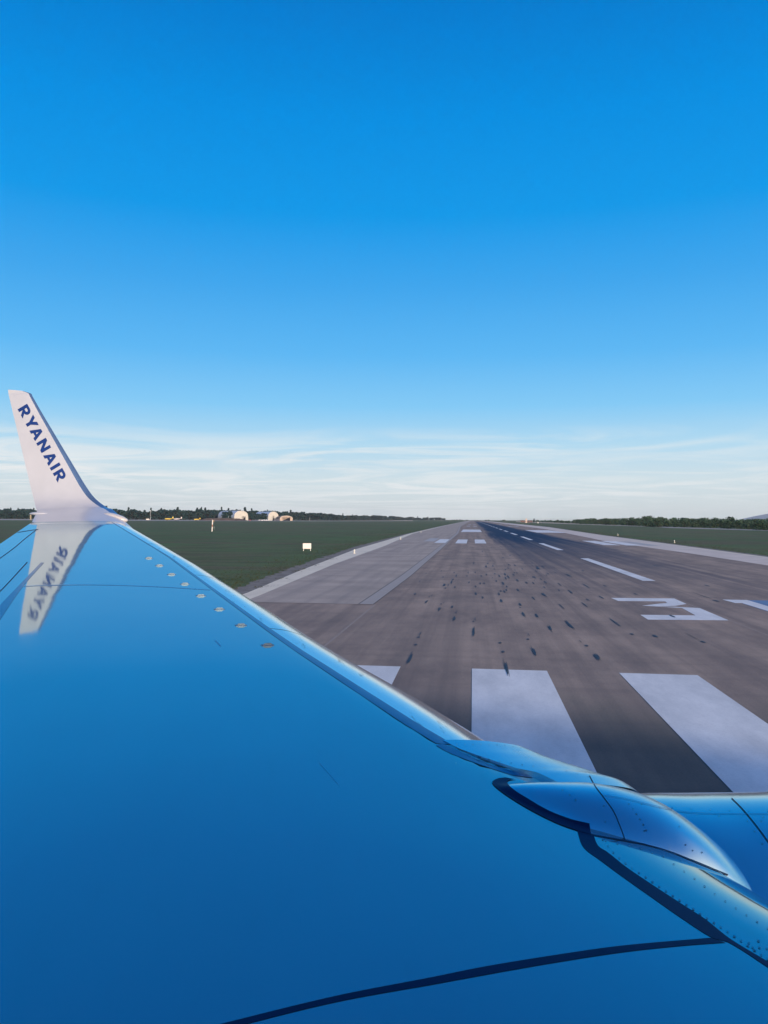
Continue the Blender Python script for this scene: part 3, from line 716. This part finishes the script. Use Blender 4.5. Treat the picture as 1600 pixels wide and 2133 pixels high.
# fuselage just behind the viewpoint: it shades the inboard wing and shows in the nacelle
FC, FZ = -1.98, 3.35
ring = []
for x, r_, dz in [(14.0, .05, -.6), (13.6, .55, -.5), (12.9, .95, -.35), (11.8, 1.3, -.15), (10.2, 1.52, -.03)]+[(9-i*1.5, 1.62, 0) for i in range(15)]+[(-14, 1.5, .12), (-17, 1.1, .5), (-20, .55, .95), (-22.5, .12, 1.2)]:
    ring.append([Vector((x, FC+r_*math.sin(a), FZ+dz+r_*1.0*math.cos(a))) for a in [2*math.pi*j/64 for j in range(64)]])
m = M('fuselage_paint'); X, Y, Z = m.xyz(); m.set(color=m.mix(m.sstep(Z, 3.28, 3.30), (.010, .035, .12), (.55, .56, .60)), rough=.35); fus = loft('fuselage', ring, m.m, air, closed=True)
for i in range(34):
    x = 10.2-.508*i
    bm = bmesh.new(); bmesh.ops.create_uvsphere(bm, u_segments=16, v_segments=8, radius=1, matrix=Matrix.Translation((x, FC+1.612, FZ+.2)) @ Matrix.Diagonal((.13, .02, .18, 1)))
    frombm('cabin_window', bm, GAP, fus, True)
# black sealed edge round the aft end of the pylon fairing
decal('fairing_edge_seal', [(1053, 1620.5), (1036, 1623), (1025, 1631), (1040, 1646.6), (1075, 1670.6), (1119, 1695.8), (1162.5, 1716.6), (1199.7, 1730), (1231, 1739)],
      [(1075, 1624.7), (1061, 1626), (1056.4, 1631), (1070.6, 1645.5), (1097, 1662), (1140.6, 1687), (1184, 1704.5), (1206, 1710.5), (1228, 1715.5)], bvh_of(hump, wing), LINE, hump, .003, 60, 5)
line_decal('panel_seam', [(1228, 1616), (1240, 1638), (1258, 1662), (1278, 1690), (1292, 1722), (1303, 1752)], 1.9, BVA, GAP, hump, .0015, 40)
line_decal('panel_seam', [(1225, 1738), (1303, 1752), (1350, 1761), (1400, 1776), (1450, 1796), (1516, 1823)], (2.6, 3.6), BVA, GAP, hump, .0015, 50)
line_decal('panel_seam', [(1255, 1657), (1300, 1664), (1350, 1676), (1400, 1688)], 1.0, BVA, SEAML, hump, .003, 30)
line_decal('cowl_seam', [(1524, 1663), (1545, 1684), (1575, 1720), (1603, 1758), (1640, 1810)], 1.9, BVN, GAP, nac, .003, 40)
line_decal('cowl_seam', [(1400, 1689), (1450, 1694), (1530, 1696), (1620, 1696)], 1.0, BVN, SEAML, nac, .003, 30)
# rivets: small flush fasteners, one mesh per part
RIV = simple('fastener', (.07, .20, .30), .4, .4)
def rivets(pts, parent, bvh=None, r=.0034):
    for q in pts:
        h = hit(bvh or BVA, *q)
        if not h: continue
        p, nr = h; t = nr.orthogonal().normalized(); b = nr.cross(t); rr = r*random.uniform(.8, 1.2)
        bm = bmesh.new(); bm.faces.new([bm.verts.new(p+nr*.0025+(t*math.cos(a)+b*math.sin(a))*rr) for a in [2*math.pi*i/10 for i in range(10)]])
        frombm('fastener', bm, RIV, parent)
def along(pl, n): return resample(pl, n)
rivets(along([(952, 1551), (1000, 1551), (1053, 1553), (1085, 1558)], 9)+along([(953, 1559), (985, 1573), (1030, 1584), (1080, 1592), (1135, 1600), (1190, 1608), (1225, 1618)], 13)+along([(950, 1590+0), (1000, 1577)], 2), fixed)
rivets(along([(1258, 1679), (1264, 1745)], 3)+along([(1310, 1675), (1318, 1684), (1325, 1695), (1334, 1708), (1340, 1718), (1346, 1730)], 6)+[(1342, 1731), (1337, 1675), (1374, 1683), (1172, 1646), (1187, 1656), (1199, 1667), (1415, 1722), (1428, 1760), (1443, 1772), (1462, 1776)], hump)
rivets(along([(1400, 1683), (1450, 1686), (1530, 1689), (1600, 1690)], 6)+along([(1452, 1698), (1530, 1701), (1590, 1702)], 4)+[(1523, 1671), (1553, 1673), (1557, 1710), (1572, 1732), (1588, 1758), (1586, 1711)], nac, BVN)
BVWo = bvh_of(wing)
rivets(along([(1256, 1750), (1268, 1765), (1283, 1782), (1315, 1808), (1345, 1828), (1375, 1849), (1420, 1879), (1470, 1912), (1510, 1938), (1545, 1962), (1600, 2000)], 26)
       + along([(1262, 1752), (1300, 1761), (1335, 1769), (1382, 1785)], 6)+along([(1382, 1785), (1407, 1803), (1447, 1831), (1492, 1865), (1552, 1905), (1600, 1935)], 11)+[(1560, 1965), (1580, 1961), (1582, 1975), (1597, 1977), (1568, 1975)], wing, BVWo, .0040)

# ================================================================== buildings, vehicles and trees in the distance
def arch_hangar(x0, x1, D, hpx, label, lenm, skin, facade, ang, dark, brown=False):
    c = GD((x0+x1)/2, D); wd = (x1-x0)/1600*D; ht = hpx/1600*D
    t = empty('hangar', c, ang); tag(t, label, 'hangar', 'arched hangars beside the far apron')
    n = 20; arc = [(math.cos(math.pi*i/n)*wd/2, math.sin(math.pi*i/n)**.8*ht*.62+ht*.38 if 0 < i < n else ht*.38) for i in range(n+1)]
    v = []; f = []
    for y in (0, lenm):
        for a, b in arc: v.append((a, y, b))
    for i in range(n): f.append((i, i+1, n+2+i, n+1+i))
    mesh('roof', v, f, skin, t, True)
    for sgn in (-1, 1):
        bm = bmesh.new(); box(bm, (sgn*wd/2, lenm/2, ht*.19), (.4, lenm, ht*.38)); frombm('wall', bm, facade, t)
    # gable with a door opening
    dx0, dx1, dh = dark
    bm = bmesh.new(); top = [(a, b) for a, b in arc]
    dx0, dx1, dh = wd*(dx0-.5), wd*(dx1-.5), ht*dh
    pts = [(-wd/2, 0), (dx0, 0), (dx0, dh), (dx1, dh), (dx1, 0), (wd/2, 0)] + top
    fc = bm.faces.new([bm.verts.new((a, .3, b)) for a, b in pts]); bmesh.ops.triangulate(bm, faces=[fc]); frombm('gable', bm, facade, t)
    bm = bmesh.new(); box(bm, ((dx0+dx1)/2, .55, dh/2), (dx1-dx0, .3, dh)); frombm('door', bm, simple('dark_door', (.010, .012, .018), .8, spec=.1), t)
    bm = bmesh.new()
    for i in range(n): 
        a, b = arc[i], arc[i+1]; vv = [bm.verts.new(q) for q in ((a[0], -.05, a[1]), (b[0], -.05, b[1]), (b[0]*.96, -.05, b[1]*.96), (a[0]*.96, -.05, a[1]*.96))]; bm.faces.new(vv)
    frombm('rim', bm, simple('rim_paint', (.55, .53, .50), .6), t)
    return t
SKIN = simple('hangar_sheet', (.60, .60, .62), .5, .2, .08, .2); FACE = simple('hangar_cream_wall', (.50, .48, .43), .8, 0, .06, .3); EARTH = simple('shelter_earth', (.20, .15, .11), .95, 0, .3, .5); SHEL = simple('shelter_concrete', (.42, .33, .26), .9, 0, .2, .4)
AH = math.atan2(*( -GD(505, 1).xy)) if False else 0
hd = lambda x: math.atan2(GD(x, 1).y, GD(x, 1).x) - R(90)
arch_hangar(487, 518, 1180, 20, 'larger pale arched hangar left of the pair, with a low dark door opening', 58, SKIN, FACE, hd(505)+R(26), (.55, .82, .42))
arch_hangar(558, 581, 1180, 18.5, 'pale arched hangar with a tall narrow dark door, right of the pair', 52, SKIN, FACE, hd(570)+R(24), (.42, .58, .55))
arch_hangar(583, 610, 1150, 10.5, 'low brown earth covered arched shelter with open front', 26, EARTH, SHEL, hd(597)+R(14), (.2, .8, .7))
# earth bank and apron
APR = simple('apron_concrete', (.36, .33, .30), .9, 0, .15, .05)
def gd(x, D, z): p = GD(x, D); return (p.x, p.y, z)
struct('apron', [gd(-250, 820, .006), gd(230, 860, .006), gd(640, 1000, .006), gd(820, 1300, .006), gd(820, 1700, .006), gd(600, 1250, .006), gd(-250, 1120, .006)], [(0, 1, 2, 3, 4, 5, 6)], APR)
struct('path', [gd(1395, 425, .006), gd(1480, 380, .006), gd(1760, 290, .006), gd(1770, 330, .006), gd(1480, 430, .006), gd(1330, 560, .006)], [(0, 1, 2, 3, 4, 5)], simple('pale_track', (.34, .30, .26), .95, 0, .2, .3))
struct('taxiway', [gd(700, 1500, .006), gd(900, 1500, .006), gd(1180, 900, .006), gd(1190, 1050, .006), gd(900, 2300, .006), gd(700, 2300, .006)], [(0, 1, 2, 3, 4, 5)], APR) if False else None
# bank
bm = bmesh.new(); a, b = GD(415, 1040), GD(517, 1040); d = (b-a); n = 40; rows = []
for i in range(n+1):
    s = i/n; p = a+d*s; hgt = 3.1*min(1, s*7, (1-s)*5)**.7*(1+random.uniform(-.12, .12)); nr = Vector((-d.y, d.x, 0)).normalized()
    rows.append([bm.verts.new(p-nr*7), bm.verts.new(p-nr*2+Vector((0, 0, hgt*.9))), bm.verts.new(p+nr*2+Vector((0, 0, hgt))), bm.verts.new(p+nr*7)])
for i in range(n):
    for j in range(3): bm.faces.new((rows[i][j], rows[i][j+1], rows[i+1][j+1], rows[i+1][j]))
tag(frombm('earth_bank', bm, simple('bank_earth', (.075, .055, .045), .95, 0, .35, .3)), kind='structure')
# small parked aircraft
def plane(x, D, col, label, rz, s=1.0, group=None):
    t = empty('light_aircraft', GD(x, D), rz); tag(t, label, 'light aircraft', group)
    mt = simple('aircraft_paint', col, .4); dk = simple('canopy_glass', (.02, .03, .05), .1)
    secs = []
    for xx, r, z in ((-5*s, .08, 1.9), (-4*s, .25, 1.75), (-2*s, .5, 1.55), (0, .72, 1.45), (1.6*s, .70, 1.4), (2.8*s, .5, 1.4), (3.2*s, .15, 1.4)):
        secs.append([Vector((xx, r*math.sin(a), z*s+r*1.1*math.cos(a))) for a in [2*math.pi*i/12 for i in range(12)]])
    loft('fuselage', secs, mt, t, closed=True)
    bm = bmesh.new(); box(bm, (.4*s, 0, 1.0*s), (1.9*s, 14*s, .22), 0, .05); frombm('wing', bm, mt, t)
    bm = bmesh.new(); box(bm, (-4.6*s, 0, 2.0*s), (1.0*s, 4.4*s, .12), 0, .03); frombm('tailplane', bm, mt, t)
    bm = bmesh.new(); box(bm, (-4.7*s, 0, 2.7*s), (1.1*s, .14, 1.7*s), 0, .03); frombm('fin', bm, mt, t)
    bm = bmesh.new(); box(bm, (.2*s, 0, 2.35*s), (1.7*s, .8, .7*s), 0, .18); frombm('canopy', bm, dk, t)
    for sy in (-1, 1):
        bm = bmesh.new(); cyl(bm, (.9*s, sy*1.2*s-.1, .35*s), (.9*s, sy*1.2*s+.1, .35*s), .35*s, n=12); cyl(bm, (.9*s, sy*1.2*s, .3*s), (.8*s, sy*.6*s, 1.1*s), .06); frombm('wheel', bm, dk, t)
    return t
YEL = (.62, .44, .05)
plane(350, 1000, YEL, 'yellow light aircraft parked beside the white aircraft on the far apron', hd(350)+R(195), 1.3)
plane(368, 1010, (.66, .60, .58), 'white light aircraft parked just right of a yellow one', hd(368)+R(170), 1.25)
plane(409, 1000, YEL, 'yellow light aircraft parked alone by the left end of the earth bank', hd(409)+R(200), 1.0)
for i, x in enumerate((540, 546, 551.5, 556)): plane(x, 1120, (.74, .72, .72), 'small white aircraft parked in front of the hangar with the tall door', hd(x)+R(150+20*i), .45, 'white light aircraft by the right hangar')
def car(x, D, col, label, rz, van=False):
    t = empty('parked_van' if van else 'parked_car', GD(x, D), rz); tag(t, label, 'van' if van else 'car')
    mt = simple('car_paint', col, .35); gl_ = simple('car_glass', (.02, .03, .04), .1)
    bm = bmesh.new(); box(bm, (0, 0, .62), (4.4, 1.75, .75), 0, .12); frombm('body', bm, mt, t)
    bm = bmesh.new(); box(bm, (-.2, 0, 1.35 if van else 1.22), (3.8 if van else 2.3, 1.6, 1.2 if van else .62), 0, .18); frombm('cabin', bm, mt if van else gl_, t)
    for sx in (-1.35, 1.35):
        for sy in (-.8, .8): bm = bmesh.new(); cyl(bm, (sx, sy-.1, .33), (sx, sy+.1, .33), .33, n=14); frombm('wheel', bm, gl_, t)
car(521, 1120, (.45, .06, .05), 'red car parked right of the larger hangar', hd(521)+R(70))
car(529, 1125, (.06, .07, .09), 'dark car parked between the two hangars', hd(529)+R(95))
car(534, 1120, (.10, .11, .13), 'dark grey car next to the row of small white aircraft', hd(534)+R(80))
car(308, 1010, (.62, .58, .55), 'pale van parked at the foot of the thin mast', hd(308)+R(0), True); 
# mast and posts
def mast(x, D, hpx, label, wd=.12, head=True):
    t = empty('light_mast', GD(x, D)); tag(t, label, 'mast'); h = hpx/1600*D; mt = simple('mast_metal', (.55, .56, .58), .5, .2)
    bm = bmesh.new(); cyl(bm, (0, 0, 0), (0, 0, h), wd*1.6, wd); frombm('pole', bm, mt, t)
    if head:
        bm = bmesh.new(); box(bm, (0, 0, h+.3), (1.6, .5, .6), hd(x), .05); frombm('lamp_head', bm, mt, t)
mast(313.5, 1020, 18, 'thin tall light mast standing behind the pale van')
mast(476, 1060, 9.5, 'short pale post in front of the trees left of the hangars', .12, False)
mast(645, 1300, 7, 'short thin post on the apron right of the brown shelter', .12, False)
# marker mast in the grass
g = G(441.5, 1107); t = empty('marker_post', g); tag(t, 'white post with faded orange bands standing in the left grass field', 'post')
ORG_ = simple('orange_band', (.36, .17, .12), .7); PW = simple('post_white', (.75, .72, .66), .6)
t.rotation_euler = (R(0), R(3), 0)
hh = 23.5/1600*(g.length)
for i in range(5):
    bm = bmesh.new(); cyl(bm, (0, 0, hh*i/5), (0, 0, hh*(i+1)/5-.004), .14, n=12); frombm('band' if i % 2 else 'pole', bm, ORG_ if i in (2, ) else PW, t)
bm = bmesh.new(); box(bm, (.28, 0, hh*.9), (.34, .1, .42), 0, .02); frombm('marker_flag', bm, simple('flag_brown', (.28, .19, .12), .8), t)
g = G(446, 1104); t = empty('marker_post', g); tag(t, 'short grey green post just right of the banded white post', 'post'); bm = bmesh.new(); cyl(bm, (0, 0, 0), (0, 0, .75), .06, n=8); frombm('pole', bm, simple('post_green', (.16, .20, .15), .8), t)
bm = bmesh.new(); box(bm, (0, 0, .85), (.2, .08, .2), 0, .01); frombm('cap', bm, simple('post_cap', (.30, .34, .30), .7), t)
# blank white board
g = G(639.5, 1147.5); t = empty('sign_board', g, hd(640)); tag(t, 'blank white rectangular board on two short legs in the left grass', 'sign'); D = g.length
SW = simple('sign_white', (.80, .76, .71), .6, 0, .03); bm = bmesh.new(); box(bm, (0, 0, .53), (17.3/1600*D, .09, .60), 0, .012); frombm('panel', bm, SW, t)
bm = bmesh.new(); box(bm, (0, .02, .845), (17.6/1600*D, .13, .03), 0, .006); frombm('top_rail', bm, simple('sign_rail', (.10, .10, .09), .7), t)
for s in (-1, 1):
    bm = bmesh.new(); cyl(bm, (s*.38, .0, -.02), (s*.38, .0, .235), .035, n=10); frombm('leg', bm, SW, t)
# runway edge lights
def edge_light(x, y, label, yellow=False):
    g = G(x, y); t = empty('edge_light', g); tag(t, label, 'runway light', 'lights standing along the runway edges')
    mt = simple('light_housing', (.74, .70, .58), .5); k = 1.0
    bm = bmesh.new(); cyl(bm, (0, 0, 0), (0, 0, .06), .13, n=14); cyl(bm, (0, 0, .06), (0, 0, .24*k), .045, n=12); frombm('stem', bm, mt, t)
    bm = bmesh.new(); cyl(bm, (0, 0, .24*k), (0, 0, .30*k), .085, .10, n=14); bmesh.ops.create_uvsphere(bm, u_segments=12, v_segments=8, radius=.075, matrix=Matrix.Translation((0, 0, .36))); frombm('lens', bm, simple('lens_yellow' if yellow else 'lens_clear', (.6, .45, .08) if yellow else (.72, .70, .62), .2), t)
edge_light(738, 1153, 'small runway edge light nearest on the left grass edge')
edge_light(834.5, 1124, 'second runway edge light along the left grass edge')
edge_light(877, 1109.5, 'third runway edge light, far along the left grass edge')
edge_light(1405, 1130.5, 'runway edge light on the right grass edge, the nearer one')
edge_light(1287, 1115.5, 'runway edge light on the right grass edge, the farther one')
# weeds by the left edge
def bush_mesh(name, n, rx, ry, rz, leaf, seed, cone=False, lumps=9):
    rnd = random.Random(seed); bm = bmesh.new()
    L_ = []
    for i in range(lumps):
        if cone:
            z = rnd.uniform(.08, .95); rr = (1-z)*.8+.08; a = rnd.uniform(0, 6.28); L_.append((math.cos(a)*rx*rr*.5, math.sin(a)*ry*rr*.5, z*rz, rx*(rr*.62+.08)))
        else:
            a = rnd.uniform(0, 6.28); q = rnd.uniform(0, .68); z = rnd.uniform(.12, .82); L_.append((math.cos(a)*rx*q, math.sin(a)*ry*q, z*rz, rx*rnd.uniform(.28, .46)))
    for i in range(n):
        x, y, z, r = rnd.choice(L_); d = Vector((rnd.gauss(0, 1), rnd.gauss(0, 1), rnd.gauss(0, 1))).normalized()*r*rnd.uniform(.6, 1.08)
        if not cone: d.z *= .8
        p = Vector((x, y, z))+d
        if p.z < .05*rz: p.z = .05*rz+rnd.uniform(0, .2)
        u = Vector((rnd.gauss(0, 1), rnd.gauss(0, 1), rnd.gauss(0, .6))).normalized(); w2 = u.cross(Vector((rnd.gauss(0, 1), rnd.gauss(0, 1), rnd.gauss(0, 1)))).normalized(); s = leaf*rnd.uniform(.6, 1.4)
        bm.faces.new([bm.verts.new(p+u*s*a+w2*s*b) for a, b in ((-.5, -.3), (.4, -.5), (.6, .2), (0, .6), (-.5, .3))])
    me = bpy.data.meshes.new(name); bm.to_mesh(me); bm.free(); return me
def leafmat(name, a, b, c):
    m = M(name); n1 = m.noise(.6, 4, .6); oi = m.n('ShaderNodeObjectInfo'); k = m.ramp(n1, [(.3, a), (.5, b), (.75, c)])
    k = m.mix(m.math('MULTIPLY', oi.outputs['Random'], .5), k, tuple(x*.55 for x in b)); m.set(color=k, rough=.85, spec=.15); return m.m
PINE = leafmat('pine_foliage', (.006, .030, .036), (.013, .046, .046), (.030, .072, .056))
MAQ = leafmat('scrub_foliage', (.022, .066, .048), (.050, .102, .062), (.125, .135, .080))
BARK = simple('bark', (.06, .045, .035), .95, 0, .3, 2)
def make_tree(name, label, cat, group, kind, ht, wd, seed, mat):
    t = empty(name, (0, 0, 0)); tag(t, label, cat, group)
    cone = kind == 'cone'
    me = bush_mesh('crown', 480 if kind != 'bush' else 560, wd/2, wd/2, ht*(.92 if cone else .9), ht*.07 if cone else (ht*.095 if kind == 'round' else .42), seed, cone, 16 if cone else 18)
    if kind != 'bush': me.transform(Matrix.Translation((0, 0, ht*.08)))
    link('crown', me, mat, t)
    bm = bmesh.new(); cyl(bm, (0, 0, -.3), (0, 0, ht*.7 if kind != 'bush' else ht*.4), ht*.022+.05, ht*.008+.02, n=8)
    rnd = random.Random(seed)
    for i in range(5):
        a = rnd.uniform(0, 6.28); z = ht*rnd.uniform(.2, .55); cyl(bm, (0, 0, z), (math.cos(a)*wd*.3, math.sin(a)*wd*.3, z+ht*.14), ht*.008+.015, .02, n=5)
    frombm('trunk', bm, BARK, t)
    return t
used = set()
def place(proto, p, s, rz, label=None):
    if proto.name not in used: used.add(proto.name); r = proto
    else:
        r = proto.copy(); C.objects.link(r)
        for ch in kids[proto.name]:
            c = ch.copy(); C.objects.link(c); c.parent = r
    r.location = p; r.rotation_euler = (0, 0, rz); r.scale = s
    if label: r['label'] = label
    return r
LG = 'trees in the line beyond the far apron'
protos = [make_tree('pine_tree', 'dark rounded pine in the tree line beyond the far apron', 'tree', LG, 'round', 12, 9, 11, PINE),
          make_tree('pine_tree', 'dark rounded pine in the tree line beyond the far apron', 'tree', LG, 'round', 12, 10, 12, PINE),
          make_tree('cypress_tree', 'slender pointed dark cypress rising from the tree line beyond the far apron', 'tree', 'pointed cypresses in the far tree line', 'cone', 14, 3.4, 13, PINE),
          make_tree('spruce_tree', 'pointed dark conifer rising from the tree line beyond the far apron', 'tree', 'pointed conifers in the far tree line', 'cone', 13, 6.5, 14, PINE)]
SG = 'scrub bushes along the right edge of the airfield'
sprotos = [make_tree('scrub_bush', 'dense dark green scrub bush beyond the right grass strip', 'bush', SG, 'bush', 5.4, 7.0, 21, MAQ),
           make_tree('scrub_bush', 'dense dark green scrub bush beyond the right grass strip', 'bush', SG, 'bush', 5.0, 8.0, 22, MAQ),
           make_tree('scrub_bush', 'dense dark green scrub bush beyond the right grass strip', 'bush', SG, 'bush', 4.6, 6.5, 23, MAQ)]
kids = {p.name: children_of(p) for p in protos+sprotos}
HTX = [0, 75, 230, 300, 380, 480, 520, 580, 640, 700, 745, 800, 860, 925]; HTP = [16, 16, 18, 16, 18, 19, 17, 15.5, 14, 11, 9.5, 8.2, 6, 5]
DX = [0, 300, 520, 620, 700, 780, 860, 925]; DV = [1180, 1200, 1290, 1400, 1600, 2000, 2500, 3000]
x = -130
while x < 925:
    D = interp(x, DX, DV); hp = interp(x, HTX, HTP)
    if not 88 < x < 205:
        for row in range(2):
            DD = D*(1+.035*row+random.uniform(-.01, .01)); k = random.random()
            pr = protos[0 if k < .5 else 1]; h = hp/1600*DD*random.uniform(.98, 1.34)
            s = h/12; wsc = s*random.uniform(1.5, 1.9)*(1 if x < 640 else 1.3)
            place(pr, GD(x+random.uniform(-2, 2), DD), (wsc, wsc, s), random.uniform(0, 6.28))
        if random.random() < (.42 if x < 640 else .2):
            pr = protos[2 if random.random() < .55 else 3]; h = hp/1600*D*random.uniform(1.3, 1.62); s = h/14; sw = s*random.uniform(.8, 1.7)
            place(pr, GD(x+random.uniform(-3, 3), D*1.02), (sw, sw, s), random.uniform(0, 6.28))
    x += random.uniform(5.2, 8.4)*(1 if x < 640 else .95)
# trees standing between and before the hangars
for q, hp in ((531, 19.5), (537, 18), (541, 17), (548, 17), (552, 16.5), (478, 21), (473, 21), (468, 20), (525, 20)):
    D = 1150 if q > 520 else 1120; s = hp/1600*D/12; place(protos[q % 2], GD(q, D+ (60 if 520 < q < 540 else 0)), (s, s, s), random.uniform(0, 6.28))
DRY = simple('dry_field', (.36, .30, .22), .95, 0, .2, .02)
struct('field', [gd(600, 1180, .006), gd(700, 1250, .006), gd(860, 1500, .006), gd(860, 2700, .006), gd(700, 1450, .006), gd(600, 1230, .006)], [(0, 1, 2, 3, 4, 5)], DRY)
struct('field', [gd(1075, 1400, .006), gd(1180, 760, .006), gd(1290, 560, .006), gd(1380, 470, .006), gd(1380, 500, .006), gd(1290, 640, .006), gd(1180, 1000, .006), gd(1075, 2400, .006)], [(0, 1, 2, 3, 4, 5, 6, 7)], DRY)
# low scrub on the middle horizon
for i in range(26):
    x = random.uniform(925, 1150); D = random.uniform(2300, 3000); s = random.uniform(.5, 1.1)
    place(sprotos[i % 3], GD(x, D), (s*1.6, s*1.6, s*.9), random.uniform(0, 6.28), 'low scrub bush on the horizon near the far end of the runway')['group'] = 'scrub bushes on the middle horizon'
# right scrub belt
BXs = [1120, 1150, 1180, 1215, 1290, 1350, 1470, 1600, 1700]; BD = [1500, 1300, 1000, 760, 640, 500, 450, 345, 300]
x = 1118
while x < 1690:
    D0 = interp(x, BXs, BD); rows = 4 if x > 1200 else 2
    for row in range(rows):
        DD = D0*(1+.13*row)+random.uniform(-12, 12)
        s = random.uniform(.75, 1.06)*(1+.07*row)*(.75 if x < 1200 else (1.0 if x < 1330 else 1.12-.0009*(x-1330)))
        s *= (.95 if row == 0 else 1.15)
        place(sprotos[random.randrange(3)], GD(x+random.uniform(-5, 5), DD), (s*1.15, s*1.15, s), random.uniform(0, 6.28))
    x += random.uniform(.55, .9)*7/D0*1600*.8
# small far buildings on the right horizon
def hut(x, D, wpx, hpx, col, label, roofc):
    t = empty('farm_building', GD(x, D), hd(x)); tag(t, label, 'building'); wd = wpx/1600*D; h = hpx/1600*D
    bm = bmesh.new(); box(bm, (0, 0, h/2), (wd, wd*.7, h)); frombm('wall', bm, simple('hut_wall', col, .8), t)
    v = [(-wd/2-.2, -wd*.4, h), (wd/2+.2, -wd*.4, h), (wd/2+.2, wd*.4, h), (-wd/2-.2, wd*.4, h), (-wd/2, 0, h*1.35), (wd/2, 0, h*1.35)]
    mesh('roof', v, [(0, 1, 5, 4), (2, 3, 4, 5), (0, 4, 3), (1, 2, 5)], simple('hut_roof', roofc, .8), t)
    for s in (-.25, .25):
        bm = bmesh.new(); box(bm, (wd*s, -wd*.355, h*.5), (wd*.14, .1, h*.3)); frombm('window', bm, simple('hut_window', (.03, .035, .045), .3), t)
hut(1096.5, 1000, 3.2, 6.5, (.66, .50, .42), 'small pale pink block building on the horizon right of the runway end', (.60, .48, .40))
hut(1089, 1200, 9, 3.2, (.20, .12, .10), 'long low dark red building left of the pale block on the horizon', (.16, .08, .07))
hut(1104, 1200, 10, 3.2, (.16, .10, .10), 'long low dark red building right of the pale block on the horizon', (.14, .08, .07))
hut(1121, 900, 2.2, 1.8, (.74, .72, .70), 'tiny white hut in the grass right of the dark buildings', (.7, .68, .66))
s = 8.5/1600*1150/14; place(protos[2], GD(1112.5, 1150), (s*2, s*2, s), 1.0, 'lone dark cypress between the low dark red building and the white hut')
# faint hill far to the right
bm = bmesh.new(); prev = None
HL = [(1500, 0), (1540, 5), (1570, 11), (1600, 16), (1640, 19), (1700, 23), (1800, 20), (1900, 12), (2000, 0)]
rows = []
for x, h in HL:
    a = GD(x, 4900); b = GD(x, 5200); c2 = GD(x, 5900); rows.append([bm.verts.new(a), bm.verts.new(b+Vector((0, 0, h/1600*5200))), bm.verts.new(c2)])
for i in range(len(rows)-1):
    for j in range(2): bm.faces.new((rows[i][j], rows[i][j+1], rows[i+1][j+1], rows[i+1][j]))
tag(frombm('hill', bm, simple('hill_slope', (.24, .30, .34), .95), None, True), kind='structure')  # distance haze worked into the pale slope colour

# air: pale even haze over the whole airfield
bm = bmesh.new(); box(bm, (0, 0, 39), (2*S+40, 2*S+40, 80)); hz = frombm('haze', bm); tag(hz, kind='stuff')
hm = bpy.data.materials.new('haze'); hm.use_nodes = True; t = hm.node_tree; t.nodes.clear()
o_ = t.nodes.new('ShaderNodeOutputMaterial'); v_ = t.nodes.new('ShaderNodeVolumePrincipled'); t.links.new(v_.outputs[0], o_.inputs['Volume'])
v_.inputs['Color'].default_value = (.82, .88, .95, 1); v_.inputs['Density'].default_value = .00006; v_.inputs['Anisotropy'].default_value = 0
hz.data.materials.append(hm)
